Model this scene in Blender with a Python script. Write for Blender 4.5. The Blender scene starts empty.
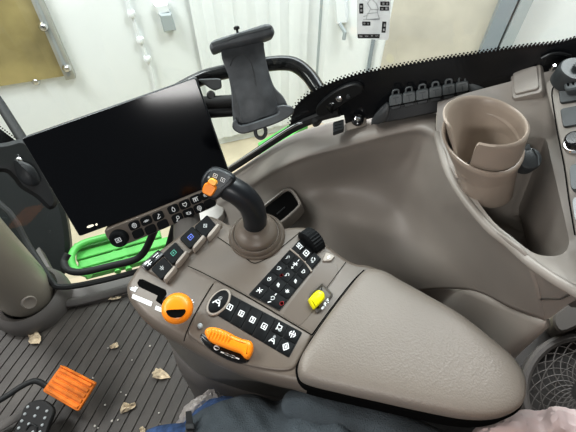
import bpy, bmesh, math, random
from mathutils import Vector, Matrix
random.seed(7)
V = Vector
SC = bpy.context.scene
COL = SC.collection

# ------------------------------------------------------------------ camera model
FOC = 380.0
TH = math.atan(304 / FOC)
CAM = V((0, 0, 1.3))
DD = V((0, math.sin(TH), -math.cos(TH)))
UU = V((0, math.cos(TH), math.sin(TH)))
FW = V((-0.951, 0.309, 0))      # forward direction of the cab
RT = V((0.309, 0.951, 0))       # right-hand direction of the cab

def ray(px, py): return V((px - 288, 0, 0)) + UU * (216 - py) + DD * FOC
def Z(px, py, z):
    r = ray(px, py); return CAM + r * ((z - 1.3) / r.z)
def Dp(px, py, t): return CAM + ray(px, py) * (t / FOC)

class Pl:
    """a flat plane in the cab"""
    def __init__(s, o, n): s.o = V(o); s.n = V(n).normalized()
    def pt(s, px, py, h=0.0):
        r = ray(px, py); t = (s.o - CAM).dot(s.n) / r.dot(s.n)
        return CAM + r * t + s.n * h
def plane3(a, b, c):
    n = (b - a).cross(c - a).normalized()
    if n.dot(CAM - a) < 0: n = -n
    return Pl(a, n)
def face_plane(px, py, t, tilt=(0, 0, 0)):
    o = Dp(px, py, t); n = (CAM - o).normalized() + V(tilt)
    return Pl(o, n)
HZ = lambda z: Pl((0, 0, z), (0, 0, 1))

# ------------------------------------------------------------------ materials
def mat(name, col, rough=.5, metal=0, spec=.5, noise=0, bump=0, nscale=40, vary=0, vscale=6, coat=0, alpha=1, trans=0, emit=0):
    m = bpy.data.materials.new(name); m.use_nodes = True
    nt = m.node_tree; b = nt.nodes['Principled BSDF']
    b.inputs['Base Color'].default_value = (*col, 1)
    b.inputs['Roughness'].default_value = rough
    b.inputs['Metallic'].default_value = metal
    b.inputs['Specular IOR Level'].default_value = spec
    b.inputs['Coat Weight'].default_value = coat
    b.inputs['Coat Roughness'].default_value = .08
    b.inputs['Alpha'].default_value = alpha
    b.inputs['Transmission Weight'].default_value = trans
    if emit:
        b.inputs['Emission Color'].default_value = (*col, 1); b.inputs['Emission Strength'].default_value = emit
    tc = nt.nodes.new('ShaderNodeTexCoord')
    if vary:
        n = nt.nodes.new('ShaderNodeTexNoise'); n.inputs['Scale'].default_value = vscale; n.inputs['Detail'].default_value = 5
        nt.links.new(tc.outputs['Object'], n.inputs['Vector'])
        r = nt.nodes.new('ShaderNodeValToRGB')
        r.color_ramp.elements[0].position = .3; r.color_ramp.elements[1].position = .7
        r.color_ramp.elements[0].color = (*[c * (1 - vary) for c in col], 1)
        r.color_ramp.elements[1].color = (*[min(1, c * (1 + vary)) for c in col], 1)
        nt.links.new(n.outputs['Fac'], r.inputs['Fac']); nt.links.new(r.outputs['Color'], b.inputs['Base Color'])
    if bump:
        n = nt.nodes.new('ShaderNodeTexNoise'); n.inputs['Scale'].default_value = nscale; n.inputs['Detail'].default_value = 3
        nt.links.new(tc.outputs['Object'], n.inputs['Vector'])
        bp = nt.nodes.new('ShaderNodeBump'); bp.inputs['Strength'].default_value = bump; bp.inputs['Distance'].default_value = .002
        nt.links.new(n.outputs['Fac'], bp.inputs['Height']); nt.links.new(bp.outputs['Normal'], b.inputs['Normal'])
    return m

M = {}
M['taupe'] = mat('taupe plastic', (.148, .122, .100), .36, bump=.12, nscale=900, vary=.05, vscale=5)
M['taupe_pad'] = mat('grained armrest', (.215, .188, .162), .42, bump=.3, nscale=420, vary=.05, vscale=9)
M['console'] = mat('side console plastic', (.29, .262, .235), .42, bump=.08, nscale=900, vary=.05, vscale=4)
M['cup'] = mat('cup holder plastic', (.36, .30, .25), .34, bump=.05, nscale=900)
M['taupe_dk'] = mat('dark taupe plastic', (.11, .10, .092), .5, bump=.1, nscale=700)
M['taupe_lt'] = mat('light taupe trim', (.36, .32, .28), .35)
M['seam'] = mat('seam shadow', (.006, .006, .006), .9, spec=0)
M['black'] = mat('black plastic', (.012, .013, .014), .4, bump=.08, nscale=600)
M['black_gl'] = mat('glossy black', (.008, .008, .009), .18)
M['grip'] = mat('soft black grip', (.014, .017, .021), .36)
M['grip_face'] = mat('grip face', (.05, .058, .065), .3)
M['key'] = mat('key black', (.006, .007, .008), .55, spec=.18)
M['keybed'] = mat('key bed', (.006, .006, .006), .6)
M['white'] = mat('white print', (.85, .87, .88), .5)
M['red'] = mat('red print', (.7, .02, .03), .5)
M['blue'] = mat('blue print', (.10, .16, .6), .5)
M['teal'] = mat('teal print', (.05, .3, .22), .5)
M['orange'] = mat('orange plastic', (.92, .29, .012), .32)
M['orange_dk'] = mat('orange pedal rubber', (.75, .21, .02), .5, vary=.35, vscale=25, bump=.2, nscale=60)
M['yellow'] = mat('yellow plastic', (.85, .80, .01), .3)
M['screen'] = mat('screen glass', (.002, .0025, .004), .12, spec=.22)
M['bezel'] = mat('bezel', (.018, .02, .024), .3)
M['silver'] = mat('chrome', (.7, .7, .7), .18, metal=1)
M['steel'] = mat('brushed steel', (.45, .45, .42), .45, metal=.3)
M['dkgrey'] = mat('dark grey plastic', (.042, .046, .048), .42, bump=.1, nscale=300, vary=.25, vscale=30)
M['cradle'] = mat('worn grey plastic', (.085, .092, .098), .5, bump=.15, nscale=120, vary=.3, vscale=40)
M['clip'] = mat('grey clip plastic', (.095, .105, .108), .42)
M['frit'] = mat('frit black', (.009, .010, .012), .22)
M['rubber'] = mat('black rubber', (.014, .014, .014), .6)
M['green'] = mat('green paint', (.11, .44, .10), .4, vary=.15, vscale=10)
M['col'] = mat('column plastic', (.30, .27, .225), .38, bump=.1, nscale=700)
M['jacket'] = mat('slate cloth', (.068, .083, .094), .92, bump=1, nscale=500, vary=.25, vscale=18)
M['denim'] = mat('denim', (.045, .09, .20), .9, bump=1, nscale=600, vary=.4, vscale=90)
M['skin'] = mat('skin', (.55, .33, .24), .5)
M['hair'] = mat('hair', (.03, .02, .015), .7)
M['seat'] = mat('seat cloth', (.025, .024, .023), .9, bump=.5, nscale=300)
M['leaf'] = mat('dried leaf', (.50, .41, .29), .8, bump=.5, nscale=200, vary=.3, vscale=60)
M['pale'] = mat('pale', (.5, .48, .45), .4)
M['crumb'] = mat('pale crumbs', (.5, .47, .42), .8)
M['wallw'] = mat('shed wall', (.88, .90, .90), .55, vary=.03, vscale=1.2)
M['wallr'] = mat('shed wall right', (.88, .90, .90), .5, vary=.04, vscale=1.5)
M['cream'] = mat('cream door', (.62, .58, .50), .4, vary=.12, vscale=3)
M['ground'] = mat('ground', (.56, .49, .36), .8, vary=.12, vscale=3)
M['post'] = mat('post paint', (.30, .34, .37), .4)
M['pipe'] = mat('pipe grey', (.42, .46, .47), .5)
M['paper'] = mat('decal paper', (.90, .92, .92), .5, alpha=.6)
M['ink'] = mat('ink', (.03, .03, .03), .6)
M['ink2'] = mat('ink grey', (.35, .37, .37), .6)

def brass():
    m = mat('brass sheet', (.42, .35, .17), .35, metal=.2, vary=.40, vscale=2.0); return m
M['brass'] = brass()


def floor_mat():
    m = bpy.data.materials.new('ribbed mat'); m.use_nodes = True; nt = m.node_tree; b = nt.nodes['Principled BSDF']
    b.inputs['Roughness'].default_value = .5
    tc = nt.nodes.new('ShaderNodeTexCoord')
    n = nt.nodes.new('ShaderNodeTexNoise'); n.inputs['Scale'].default_value = 7; n.inputs['Detail'].default_value = 6
    nt.links.new(tc.outputs['Object'], n.inputs['Vector'])
    r = nt.nodes.new('ShaderNodeValToRGB')
    r.color_ramp.elements[0].position = .3; r.color_ramp.elements[1].position = .72
    r.color_ramp.elements[0].color = (.036, .031, .027, 1); r.color_ramp.elements[1].color = (.080, .070, .060, 1)
    nt.links.new(n.outputs['Fac'], r.inputs['Fac']); nt.links.new(r.outputs['Color'], b.inputs['Base Color'])
    n2 = nt.nodes.new('ShaderNodeTexNoise'); n2.inputs['Scale'].default_value = 500
    nt.links.new(tc.outputs['Object'], n2.inputs['Vector'])
    bp = nt.nodes.new('ShaderNodeBump'); bp.inputs['Strength'].default_value = .3; bp.inputs['Distance'].default_value = .002
    nt.links.new(n2.outputs['Fac'], bp.inputs['Height']); nt.links.new(bp.outputs['Normal'], b.inputs['Normal'])
    return m
M['floor'] = floor_mat()

def thin_glass(name, tint=(.93, .97, .95), refl=.06):
    m = bpy.data.materials.new(name); m.use_nodes = True; nt = m.node_tree
    nt.nodes.remove(nt.nodes['Principled BSDF']); out = nt.nodes['Material Output']
    t = nt.nodes.new('ShaderNodeBsdfTransparent'); t.inputs['Color'].default_value = (*tint, 1)
    g = nt.nodes.new('ShaderNodeBsdfGlossy'); g.inputs['Roughness'].default_value = .03
    mx = nt.nodes.new('ShaderNodeMixShader'); mx.inputs[0].default_value = refl
    nt.links.new(t.outputs[0], mx.inputs[1]); nt.links.new(g.outputs[0], mx.inputs[2]); nt.links.new(mx.outputs[0], out.inputs[0])
    return m
M['glass'] = thin_glass('window glass')

def film(name, col, a, rough=.3):
    m = mat(name, col, rough, alpha=a, bump=.6, nscale=45, spec=.8); return m
M['film'] = film('clear plastic film', (.50, .46, .43), .60)
M['pink'] = film('pinkish plastic film', (.97, .80, .78), .90)

# ------------------------------------------------------------------ object helpers
def wloc(o):
    v = V((0, 0, 0))
    while o: v += V(o.location); o = o.parent
    return v

def obj(name, bm, mats, parent=None, label=None, smooth=True, ang=38):
    if not isinstance(mats, (list, tuple)): mats = [mats]
    if parent is None:
        co = [v.co for v in bm.verts]
        off = V(((min(c.x for c in co) + max(c.x for c in co)) / 2, (min(c.y for c in co) + max(c.y for c in co)) / 2, min(c.z for c in co)))
    else: off = wloc(parent)
    bmesh.ops.recalc_face_normals(bm, faces=bm.faces[:]) if not getattr(bm, 'keepn', False) else None
    for v in bm.verts: v.co -= off
    me = bpy.data.meshes.new(name); bm.to_mesh(me); bm.free()
    for m in mats: me.materials.append(M[m] if isinstance(m, str) else m)
    if smooth:
        for p in me.polygons: p.use_smooth = True
        me.set_sharp_from_angle(angle=math.radians(ang))
    o = bpy.data.objects.new(name, me); COL.objects.link(o)
    if parent is None: o.location = off
    else: o.parent = parent
    if label: o['label'] = label
    return o

def thing(name, label, cat, loc, group=None):
    o = bpy.data.objects.new(name, None); COL.objects.link(o); o.location = loc; o.empty_display_size = .02
    return tag(o, label, cat, group)
def tag(o, label, cat, group=None, kind=None):
    o['label'] = label; o['category'] = cat
    if group: o['group'] = group
    if kind: o['kind'] = kind
    return o
def struct(o, label=None, cat=None):
    o['kind'] = 'structure'
    if label: o['label'] = label
    if cat: o['category'] = cat
    return o

def crom(P, n=6, closed=False):
    """Catmull-Rom through points of any dimension"""
    P = [V(p) for p in P]; out = []; N = len(P)
    rng = range(N) if closed else range(N - 1)
    for i in rng:
        g = (lambda k: P[k % N]) if closed else (lambda k: P[max(0, min(N - 1, k))])
        a, b, c, d = g(i - 1), g(i), g(i + 1), g(i + 2)
        for k in range(n):
            t = k / n
            out.append(.5 * ((2 * b) + (c - a) * t + (2 * a - 5 * b + 4 * c - d) * t * t + (3 * b - a - 3 * c + d) * t ** 3))
    if not closed: out.append(P[-1])
    return out

def basis(n):
    n = n.normalized(); a = V((1, 0, 0)) if abs(n.x) < .8 else V((0, 1, 0))
    x = (a - n * a.dot(n)).normalized(); return x, n.cross(x), n

def inset(pts, n, d):
    """move a closed loop (CCW about n) inwards by d"""
    N = len(pts); out = []
    for i in range(N):
        a, b, c = pts[i - 1], pts[i], pts[(i + 1) % N]
        e1 = (b - a); e2 = (c - b)
        e1 -= n * e1.dot(n); e2 -= n * e2.dot(n)
        if e1.length < 1e-7: e1 = e2
        if e2.length < 1e-7: e2 = e1
        e1 = e1.normalized(); e2 = e2.normalized()
        n1 = n.cross(e1); n2 = n.cross(e2); m = n1 + n2
        k = m.length
        if k < 1e-4: m = n1
        else: m = m / k / max(.45, k / 2)
        out.append(b + m * d)
    return out

def ccw(pts, n):
    x, y, _ = basis(n); A = 0
    for i in range(len(pts)):
        a, b = pts[i - 1], pts[i]
        A += a.dot(x) * b.dot(y) - b.dot(x) * a.dot(y)
    return list(pts) if A > 0 else list(reversed(pts))

def slab(bm, pts, n, prof, cap_bottom=True, cap_top=True, mi=0):
    """closed loop pts extruded along n through profile [(inset,height)...]"""
    n = V(n).normalized(); pts = ccw(pts, n); rings = []
    for ins, h in prof:
        rings.append([bm.verts.new(p + n * h) for p in (inset(pts, n, ins) if ins else pts)])
    N = len(pts)
    for a, b in zip(rings, rings[1:]):
        for i in range(N):
            f = bm.faces.new((a[i - 1], a[i], b[i], b[i - 1])); f.material_index = mi
    if cap_top:
        f = bm.faces.new(rings[-1]); f.material_index = mi
    if cap_bottom:
        f = bm.faces.new(list(reversed(rings[0]))); f.material_index = mi
    return rings

def tube(bm, path, r, segs=12, cap=True, mi=0, flat=1.0, upv=None):
    path = [V(p) for p in path]
    rs = r if isinstance(r, (list, tuple)) else [r] * len(path)
    t0 = (path[1] - path[0]).normalized(); x = V((0, 0, 1)) if abs(t0.z) < .9 else V((1, 0, 0))
    if upv: x = V(upv)
    rings = []
    for i, p in enumerate(path):
        t = (path[min(i + 1, len(path) - 1)] - path[max(i - 1, 0)]).normalized()
        x = (x - t * x.dot(t)).normalized(); y = t.cross(x)
        rings.append([bm.verts.new(p + (x * math.cos(a) * flat + y * math.sin(a)) * rs[i]) for a in [2 * math.pi * k / segs for k in range(segs)]])
    for a, b in zip(rings, rings[1:]):
        for k in range(segs):
            f = bm.faces.new((a[k - 1], a[k], b[k], b[k - 1])); f.material_index = mi
    if cap:
        bm.faces.new(list(reversed(rings[0]))).material_index = mi; bm.faces.new(rings[-1]).material_index = mi

def lathe(bm, prof, o, ax=(0, 0, 1), segs=32, mi=0, rib=None):
    """prof [(radius, height)]"""
    x, y, n = basis(V(ax)); o = V(o); rings = []
    for r, h in prof:
        ring = []
        for k in range(segs):
            a = 2 * math.pi * k / segs; rr = r
            if rib and k % 2: rr = r * rib
            ring.append(bm.verts.new(o + n * h + (x * math.cos(a) + y * math.sin(a)) * max(rr, 1e-5)))
        rings.append(ring)
    for a, b in zip(rings, rings[1:]):
        for k in range(segs):
            bm.faces.new((a[k - 1], a[k], b[k], b[k - 1])).material_index = mi
    if prof[0][0] > 1e-4: bm.faces.new(list(reversed(rings[0]))).material_index = mi
    if prof[-1][0] > 1e-4: bm.faces.new(rings[-1]).material_index = mi
    bmesh.ops.remove_doubles(bm, verts=bm.verts[:], dist=1e-6)

def grid_patch(bm, rows, nu=5, nv=5, close_u=False):
    """smooth surface through a grid of control points (rows of equal length)"""
    R = [crom(r, nu, close_u) for r in rows]
    cols = list(zip(*R)); Cc = [crom(c, nv) for c in cols]
    G = [[bm.verts.new(p) for p in c] for c in Cc]
    for a, b in zip(G, G[1:]):
        for i in range(len(a) - 1):
            bm.faces.new((a[i], a[i + 1], b[i + 1], b[i]))
    if close_u:
        a, b = G[-1], G[0]
        for i in range(len(a) - 1): bm.faces.new((a[i], a[i + 1], b[i + 1], b[i]))
    return G

def ribbon(bm, pts, w, n, mi=0):
    """flat stroke along pts"""
    n = V(n).normalized()
    for a, b in zip(pts, pts[1:]):
        d = (b - a)
        if d.length < 1e-7: continue
        s = n.cross(d.normalized()) * (w / 2); e = d.normalized() * (w * .3)
        f = bm.faces.new([bm.verts.new(p) for p in (a - e - s, b + e - s, b + e + s, a - e + s)]); f.material_index = mi

NB = lambda: bmesh.new()

# glyph strokes in a unit square, v downwards
def circ(cx, cy, r, n=10, a0=0, a1=360): return [(cx + r * math.cos(math.radians(a0 + (a1 - a0) * k / n)), cy + r * math.sin(math.radians(a0 + (a1 - a0) * k / n))) for k in range(n + 1)]
SQ = [(.12, .12), (.88, .12), (.88, .88), (.12, .88), (.12, .12)]
G = {
 '1': [SQ, [(.38, .4), (.52, .28), (.52, .74)]],
 '2': [SQ, [(.34, .38), (.5, .28), (.64, .4), (.34, .72), (.68, .72)]],
 '3': [SQ, [(.34, .3), (.64, .3), (.48, .48), (.66, .6), (.5, .74), (.34, .68)]],
 '4': [SQ, [(.58, .75), (.58, .27), (.32, .6), (.7, .6)]],
 'box': [SQ, [(.35, .5), (.65, .5)], [(.5, .35), (.5, .65)]],
 'boxx': [SQ, [(.33, .33), (.67, .67)], [(.67, .33), (.33, .67)]],
 'O': [circ(.5, .5, .34)],
 'target': [circ(.5, .5, .38), circ(.5, .5, .14, 6), [(.5, .1), (.5, .3)]],
 'shaft': [[(.0, .5), (1, .5)], circ(.35, .5, .14, 6), circ(.65, .5, .14, 6)],
 'pen': [[(.2, .85), (.75, .2)], [(.2, .85), (.5, .85), (.8, .7)], [(.6, .15), (.85, .35)]],
 'drop': [[(.5, .1), (.75, .45), (.72, .75), (.5, .88), (.28, .75), (.25, .45), (.5, .1)]],
 'heart': [[(.5, .85), (.15, .5), (.2, .2), (.5, .3), (.8, .2), (.85, .5), (.5, .85)]],
 'rail': [[(.05, .8), (.05, .35), (.35, .35), (.35, .8)], [(.45, .8), (.45, .35), (.75, .35), (.75, .8)], [(.0, .2), (.95, .2)]],
 'key': [circ(.62, .38, .24), [(.45, .58), (.15, .9)], [(.25, .78), (.38, .9)]],
 'swap': [[(.1, .3), (.6, .3)], [(.4, .7), (.9, .7)], circ(.25, .5, .12, 6), circ(.8, .5, .12, 6)],
 'cup': [circ(.5, .45, .36), [(.4, .3), (.4, .6), (.62, .6), (.62, .3)], [(.5, .8), (.5, 1)]],
 'undo': [circ(.5, .55, .28, 8, -160, 90), [(.1, .3), (.25, .5), (.45, .35)]],
 'fan': [[(-.5, .5), (-.1, .5)], [(-.3, .3), (-.3, .7)], [(.5, .1), (.5, .9)], [(.1, .5), (.9, .5)], [(.2, .2), (.8, .8)], [(1.15, .5), (1.5, .5)]],
 'dash': [[(.3, .5), (.8, .5)], [(1.2, .4), (1.2, .7)]],
 'loop': [circ(.45, .4, .28, 8, -90, 200), [(.3, .75), (.75, .75)], [(.6, .6), (.75, .75), (.6, .9)]],
 'x': [[(.15, .15), (.85, .85)], [(.85, .15), (.15, .85)], [(.5, .1), (.5, .9)]],
 'half': [circ(.5, .5, .32, 8, 60, 300), [(.5, .5), (.85, .5)]],
 'leaf': [[(.2, .8), (.35, .3), (.8, .2), (.7, .6), (.2, .8)], [(.2, .8), (.6, .4)]],
 'swing': [[(-.45, .35), (-.15, .65)], circ(.5, .5, .3, 8, -90, 200), [(1.1, .5), (1.4, .5)]],
 'wheat': [[(.5, .05), (.5, .95)], [(.2, .3), (.5, .5), (.8, .3)], [(.2, .6), (.5, .8), (.8, .6)]],
 'hitch': [[(.2, .1), (.2, .9)], [(.2, .3), (.8, .3), (.8, .6)], [(.2, .6), (.6, .85)], circ(.75, .75, .15, 6)],
 'diam': [[(.5, .05), (.95, .5), (.5, .95), (.05, .5), (.5, .05)], [(.3, .5), (.7, .5)], [(.5, .3), (.5, .7)]],
 'arrows': [[(.05, .5), (.95, .5)], [(.25, .25), (.05, .5), (.25, .75)], [(.75, .25), (.95, .5), (.75, .75)], [(.5, .1), (.5, .9)]],
 'tri': [[(.5, .1), (.85, .5), (.5, .9), (.15, .5), (.5, .1)], [(.5, .1), (.5, .9)]],
 'SET': [[(.28, .2), (.02, .2), (.02, .5), (.28, .5), (.28, .8), (.02, .8)], [(.64, .2), (.4, .2), (.4, .8), (.64, .8)], [(.4, .5), (.6, .5)], [(.72, .2), (1.05, .2)], [(.88, .2), (.88, .8)]],
 'spray': [[(.5, .05), (.5, .4)], [(.1, .9), (.35, .45), (.65, .45), (.9, .9)], [(.35, .7), (.65, .7)], circ(.5, .2, .12, 6)],
 'rabbit': [[(.1, .7), (.3, .45), (.65, .45), (.8, .7), (.1, .7)], [(.7, .45), (.6, .1)], [(.78, .48), (.85, .12)], [(.2, .85), (.8, .85)]],
 'OFF': [circ(.15, .5, .15, 8), [(.42, .8), (.42, .2), (.64, .2)], [(.42, .5), (.6, .5)], [(.78, .8), (.78, .2), (1., .2)], [(.78, .5), (.95, .5)]],
}
def bil(Q, u, v): return Q[0].lerp(Q[1], u).lerp(Q[3].lerp(Q[2], u), v)

def glyph(bm, g, Q, n, h, mi=1, w=.10, box=(.2, .2, .8, .8)):
    """draw glyph g inside box (u0,v0,u1,v1) of the quad Q"""
    size = ((Q[1] - Q[0]).length + (Q[3] - Q[0]).length) / 2 * (box[2] - box[0])
    for s in G[g]:
        ribbon(bm, [bil(Q, box[0] + (box[2] - box[0]) * u, box[1] + (box[3] - box[1]) * v) + n * h for u, v in s], size * w, n, mi)

def rquad(Q, gap=0, r=.15, n=3):
    """rounded outline of a quad"""
    out = []
    for (cu, cv, a0) in ((1 - gap - r, 1 - gap - r, 0), (gap + r, 1 - gap - r, 90), (gap + r, gap + r, 180), (1 - gap - r, gap + r, 270)):
        for k in range(n + 1):
            a = math.radians(a0 + 90 * k / n); out.append(bil(Q, cu + r * math.cos(a), cv + r * math.sin(a)))
    return out

def keycap(name, parent, Q, n, h=.003, gap=.06, m='key', g=None, gm='white', box=(.22, .22, .78, .78), r=.12, w=.12, base=0, extra=None):
    bm = NB(); b = rquad(Q, gap, r)
    size = (Q[1] - Q[0]).length
    slab(bm, b, n, [(0, base - .002), (0, base + h * .75), (min(size * .03, .0006), base + h)])
    if g: glyph(bm, g, Q, n, base + h + .0003, 1, w, box)
    mats = [m, gm]
    if extra:
        for (g2, b2, mm, w2) in extra:
            mats.append(mm); glyph(bm, g2, Q, n, base + h + .0003, len(mats) - 1, w2, b2)
    o = obj(name, bm, mats, parent)
    return o

def quad_px(pl, pts, h=0): return [pl.pt(x, y, h) for x, y in pts]
def subq(Q, u0, v0, u1, v1): return [bil(Q, u0, v0), bil(Q, u1, v0), bil(Q, u1, v1), bil(Q, u0, v1)]

# ================================================================== CAMERA
cd = bpy.data.cameras.new('camera'); cam = bpy.data.objects.new('camera', cd); COL.objects.link(cam)
cam.location = CAM; cd.sensor_width = 36; cd.lens = FOC / 576 * 36; cd.clip_start = .01
cam.rotation_euler = (-DD).to_track_quat('Z', 'Y').to_euler()
cam.rotation_euler = Matrix((V((1, 0, 0)), UU, -DD)).transposed().to_euler()
SC.camera = cam

# ================================================================== SETTING: shed
WN = V((-.311, -.950, 0)); WIN = Pl((0, .643, .9), WN)     # side window plane
ldir = V((.947, .320, 0)); ln = V((.320, -.947, 0))
WL = Pl((-.72, 2.9, 0), ln)
WR = Pl((.33, 3.26, 0), V((-.311, -.951, 0)))
rdir = V((.951, -.311, 0))
corner = V((.33, 3.255, 0))
def vwall(name, a, b, z0, z1, m, th=.05, out=V((0, 1, 0))):
    bm = NB(); o = out * th
    slab(bm, [a, b, b + o, a + o], V((0, 0, 1)), [(0, z0), (0, z1)])
    return struct(obj(name, bm, m, smooth=False))
vwall('wall_left', corner - ldir * 5.5, corner, -1.2, 3.2, 'wallw', out=V((-.32, .947, 0)))
vwall('wall_right', corner, corner + rdir * 5.5, -1.2, 3.2, 'wallr', out=V((.311, .951, 0)))
bm = NB(); slab(bm, [V((-6, -4, 0)), V((6, -4, 0)), V((6, 5, 0)), V((-6, 5, 0))], V((0, 0, 1)), [(0, -1.3), (0, -1.2)])
struct(obj('ground', bm, 'ground', smooth=False))

# brass panel on the left wall
t = thing('wall_panel', 'brass-coloured metal sheet panel with silver bolted frame on white wall', 'panel', WL.pt(20, 60, .02))
q = quad_px(WL, [(-75, -40), (20, -40), (70, 73), (-75, 96)])
bm = NB(); slab(bm, q, ln, [(0, .002), (0, .03)]); obj('sheet', bm, 'brass', t, smooth=False)
bm = NB(); slab(bm, quad_px(WL, [(16, -40), (27, -40), (76, 74), (66, 76)]), ln, [(0, .002), (0, .06), (.008, .065)]); obj('frame', bm, 'steel', t)
bm = NB(); slab(bm, quad_px(WL, [(19.5, -40), (22.5, -40), (71, 70), (68, 72)]), ln, [(0, .06), (0, .069)]); obj('frame_slot', bm, 'ink2', t)
for (x, y) in ((44, 22), (67, 63), (36, 80)):
    bm = NB(); lathe(bm, [(.03, 0), (.03, .02), (.018, .035), (0, .037)], WL.pt(x, y, .06 if y < 70 else .002), ln, 12); obj('bolt', bm, 'silver', t)

# wall lamp
t = thing('wall_lamp', 'small grey square lamp box fixed to the white wall', 'lamp', WL.pt(165, 20, 0))
bm = NB(); slab(bm, quad_px(WL, [(158, 10), (170, 9), (175, 26), (163, 28)]), ln, [(0, 0), (0, .07), (.01, .08)]); obj('housing', bm, 'pipe', t)
bm = NB(); slab(bm, quad_px(WL, [(153, 2), (167, 0), (169, 9), (157, 12)]), ln, [(0, 0), (0, .05), (.01, .06)]); obj('bracket', bm, 'white', t)
# wall cable with lumps
bm = NB(); pts = [WL.pt(x, y, .03) for x, y in ((122, -25), (127, 0), (134, 20), (140, 38), (147, 56), (153, 76), (158, 110))]
tube(bm, crom(pts, 4), .012, 8)
for (x, y) in ((140, 38), (147, 57), (131, 12)):
    lathe(bm, [(0, -.03), (.024, -.02), (.03, 0), (.024, .02), (0, .03)], WL.pt(x, y, .03), (0.2, 0, 1), 10)
tag(obj('wall_cable', bm, 'white'), 'lumpy white cable running down the white wall right of the brass panel', 'cable')
# corner pipes, strips, post, cream door on right wall
rn = V((-.311, -.951, 0))
def vstrip(pl, n, x0, x1, y, z0, z1, th):
    a = pl.pt(x0, y, .001); b = pl.pt(x1, y, .001); a.z = b.z = 0
    bm = NB(); slab(bm, [a, b, b + n * th, a + n * th], V((0, 0, 1)), [(0, z0), (0, z1)]); return bm
tag(obj('wall_pipe', vstrip(WR, rn, 318.5, 322, 30, -1.2, 3.2, .05), 'pipe', smooth=False), 'thin grey pipe running up the white wall beside the grab bar', 'pipe')
tag(obj('wall_pipe', vstrip(WR, rn, 371, 374.5, 45, -1.2, 3.2, .04), 'post', smooth=False), 'thin dark grey strip below the diagram sticker', 'pipe')
d = struct(obj('door_1', vstrip(WR, rn, 386, 498, 40, -1.1, 3.2, .02), 'cream', smooth=False), 'cream sliding door in the shed wall', 'door')
tag(obj('steel_post', vstrip(WR, rn, 494, 510, 10, -1.2, 3.2, .12), 'post', smooth=False), 'blue-grey steel post right of the cream door', 'post')
tag(obj('white_post', vstrip(WR, rn, 512, 523, 10, -1.2, 3.2, .16), 'pipe', smooth=False), 'pale grey post standing against the blue-grey post', 'post')
# white curtain with folds between pipe and bar
bm = NB(); rows = []
for z in (-1.1, 3.2):
    row = []
    for k in range(49):
        a = WL.pt(196 + (306 - 196) * k / 48, 40, .04); a.z = z
        row.append(a + ln * (.007 * math.sin(k * .9) + .004 * math.sin(k * 2.3)))
    rows.append([bm.verts.new(p) for p in row])
for i in range(48): bm.faces.new((rows[0][i], rows[0][i + 1], rows[1][i + 1], rows[1][i]))
tag(obj('curtain', bm, 'wallw'), 'white plastic curtain with soft vertical folds behind the phone holder', 'curtain')
# door latch
t = thing('door_latch', 'white latch handle on the wall between thin grey pipes', 'latch', WR.pt(345, 34, 0))
bm = NB(); slab(bm, quad_px(WR, [(336, -10), (347, -10), (348, 20), (338, 22)]), rn, [(0, 0), (0, .05), (.01, .06)]); obj('plate', bm, 'white', t)
bm = NB(); tube(bm, [WR.pt(341, 20, .06), WR.pt(347, 28, .08), WR.pt(346, 35, .08)], .016, 8); obj('lever', bm, 'pipe', t)

# ================================================================== SETTING: cab floor
bm = NB()
def cabpt(f, r, z=0): return FW * f + RT * r + V((0, 0, z))
# ribs: slab strips with grooves between, running across the cab
PIT = .0345
base = V((-.76, .656, 0)).dot(FW)
outline_r0, outline_r1 = -.75, .86
for k in range(-48, 7):
    f0 = base + k * PIT + .0018; f1 = base + (k + 1) * PIT - .0018
    r1 = .86 if f1 < .62 else .80
    slab(bm, [cabpt(f0, -.75), cabpt(f1, -.75), cabpt(f1, .53 - max(0, f1 - .45) * .33), cabpt(f0, .53 - max(0, f0 - .45) * .33)], V((0, 0, 1)), [(0, -.006), (0, -.001), (.001, 0)])
fl = struct(obj('floor', bm, 'floor', smooth=False), 'ribbed dark brown-grey floor mat of the cab', 'floor')
bm = NB(); slab(bm, [cabpt(-.8, -.8), cabpt(1.25, -.8), cabpt(1.25, .52), cabpt(.99, .36), cabpt(.70, .59), cabpt(-.8, .60)], V((0, 0, 1)), [(0, -.05), (0, -.0045)])
obj('floor_base', bm, 'taupe_dk', fl, smooth=False)

# window frame and panes
bot = [(150, 258), (163, 246), (176, 214), (186, 202), (240, 163), (300, 124), (345, 112), (400, 100), (440, 92), (500, 78), (576, 62), (640, 50)]
gl = [WIN.pt(x, y) for x, y in bot]
top_l = V(gl[0]); top_l.z = 1.9; top_r = V(gl[-1]); top_r.z = 1.9
bm = NB(); bm.faces.new([bm.verts.new(p) for p in gl + [top_r, top_l]])
w1 = struct(obj('window_1', bm, 'glass', smooth=False), 'side window of the cab', 'window')
c0 = gl[0]; c1 = Z(55, 283, .10); c2 = Z(-5, 200, .28); c3 = Z(-120, 140, .40)
bm = NB(); bot2 = [c0, c1]; bm.faces.new([bm.verts.new(p) for p in [c0, c1, V((c1.x, c1.y, 1.9)), V((c0.x, c0.y, 1.9))]])
bm.faces.new([bm.verts.new(p) for p in [c1, c2, V((c2.x, c2.y, 1.9)), V((c1.x, c1.y, 1.9))]])
struct(obj('window_2', bm, 'glass', smooth=False), 'front corner window of the cab', 'window')
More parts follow.
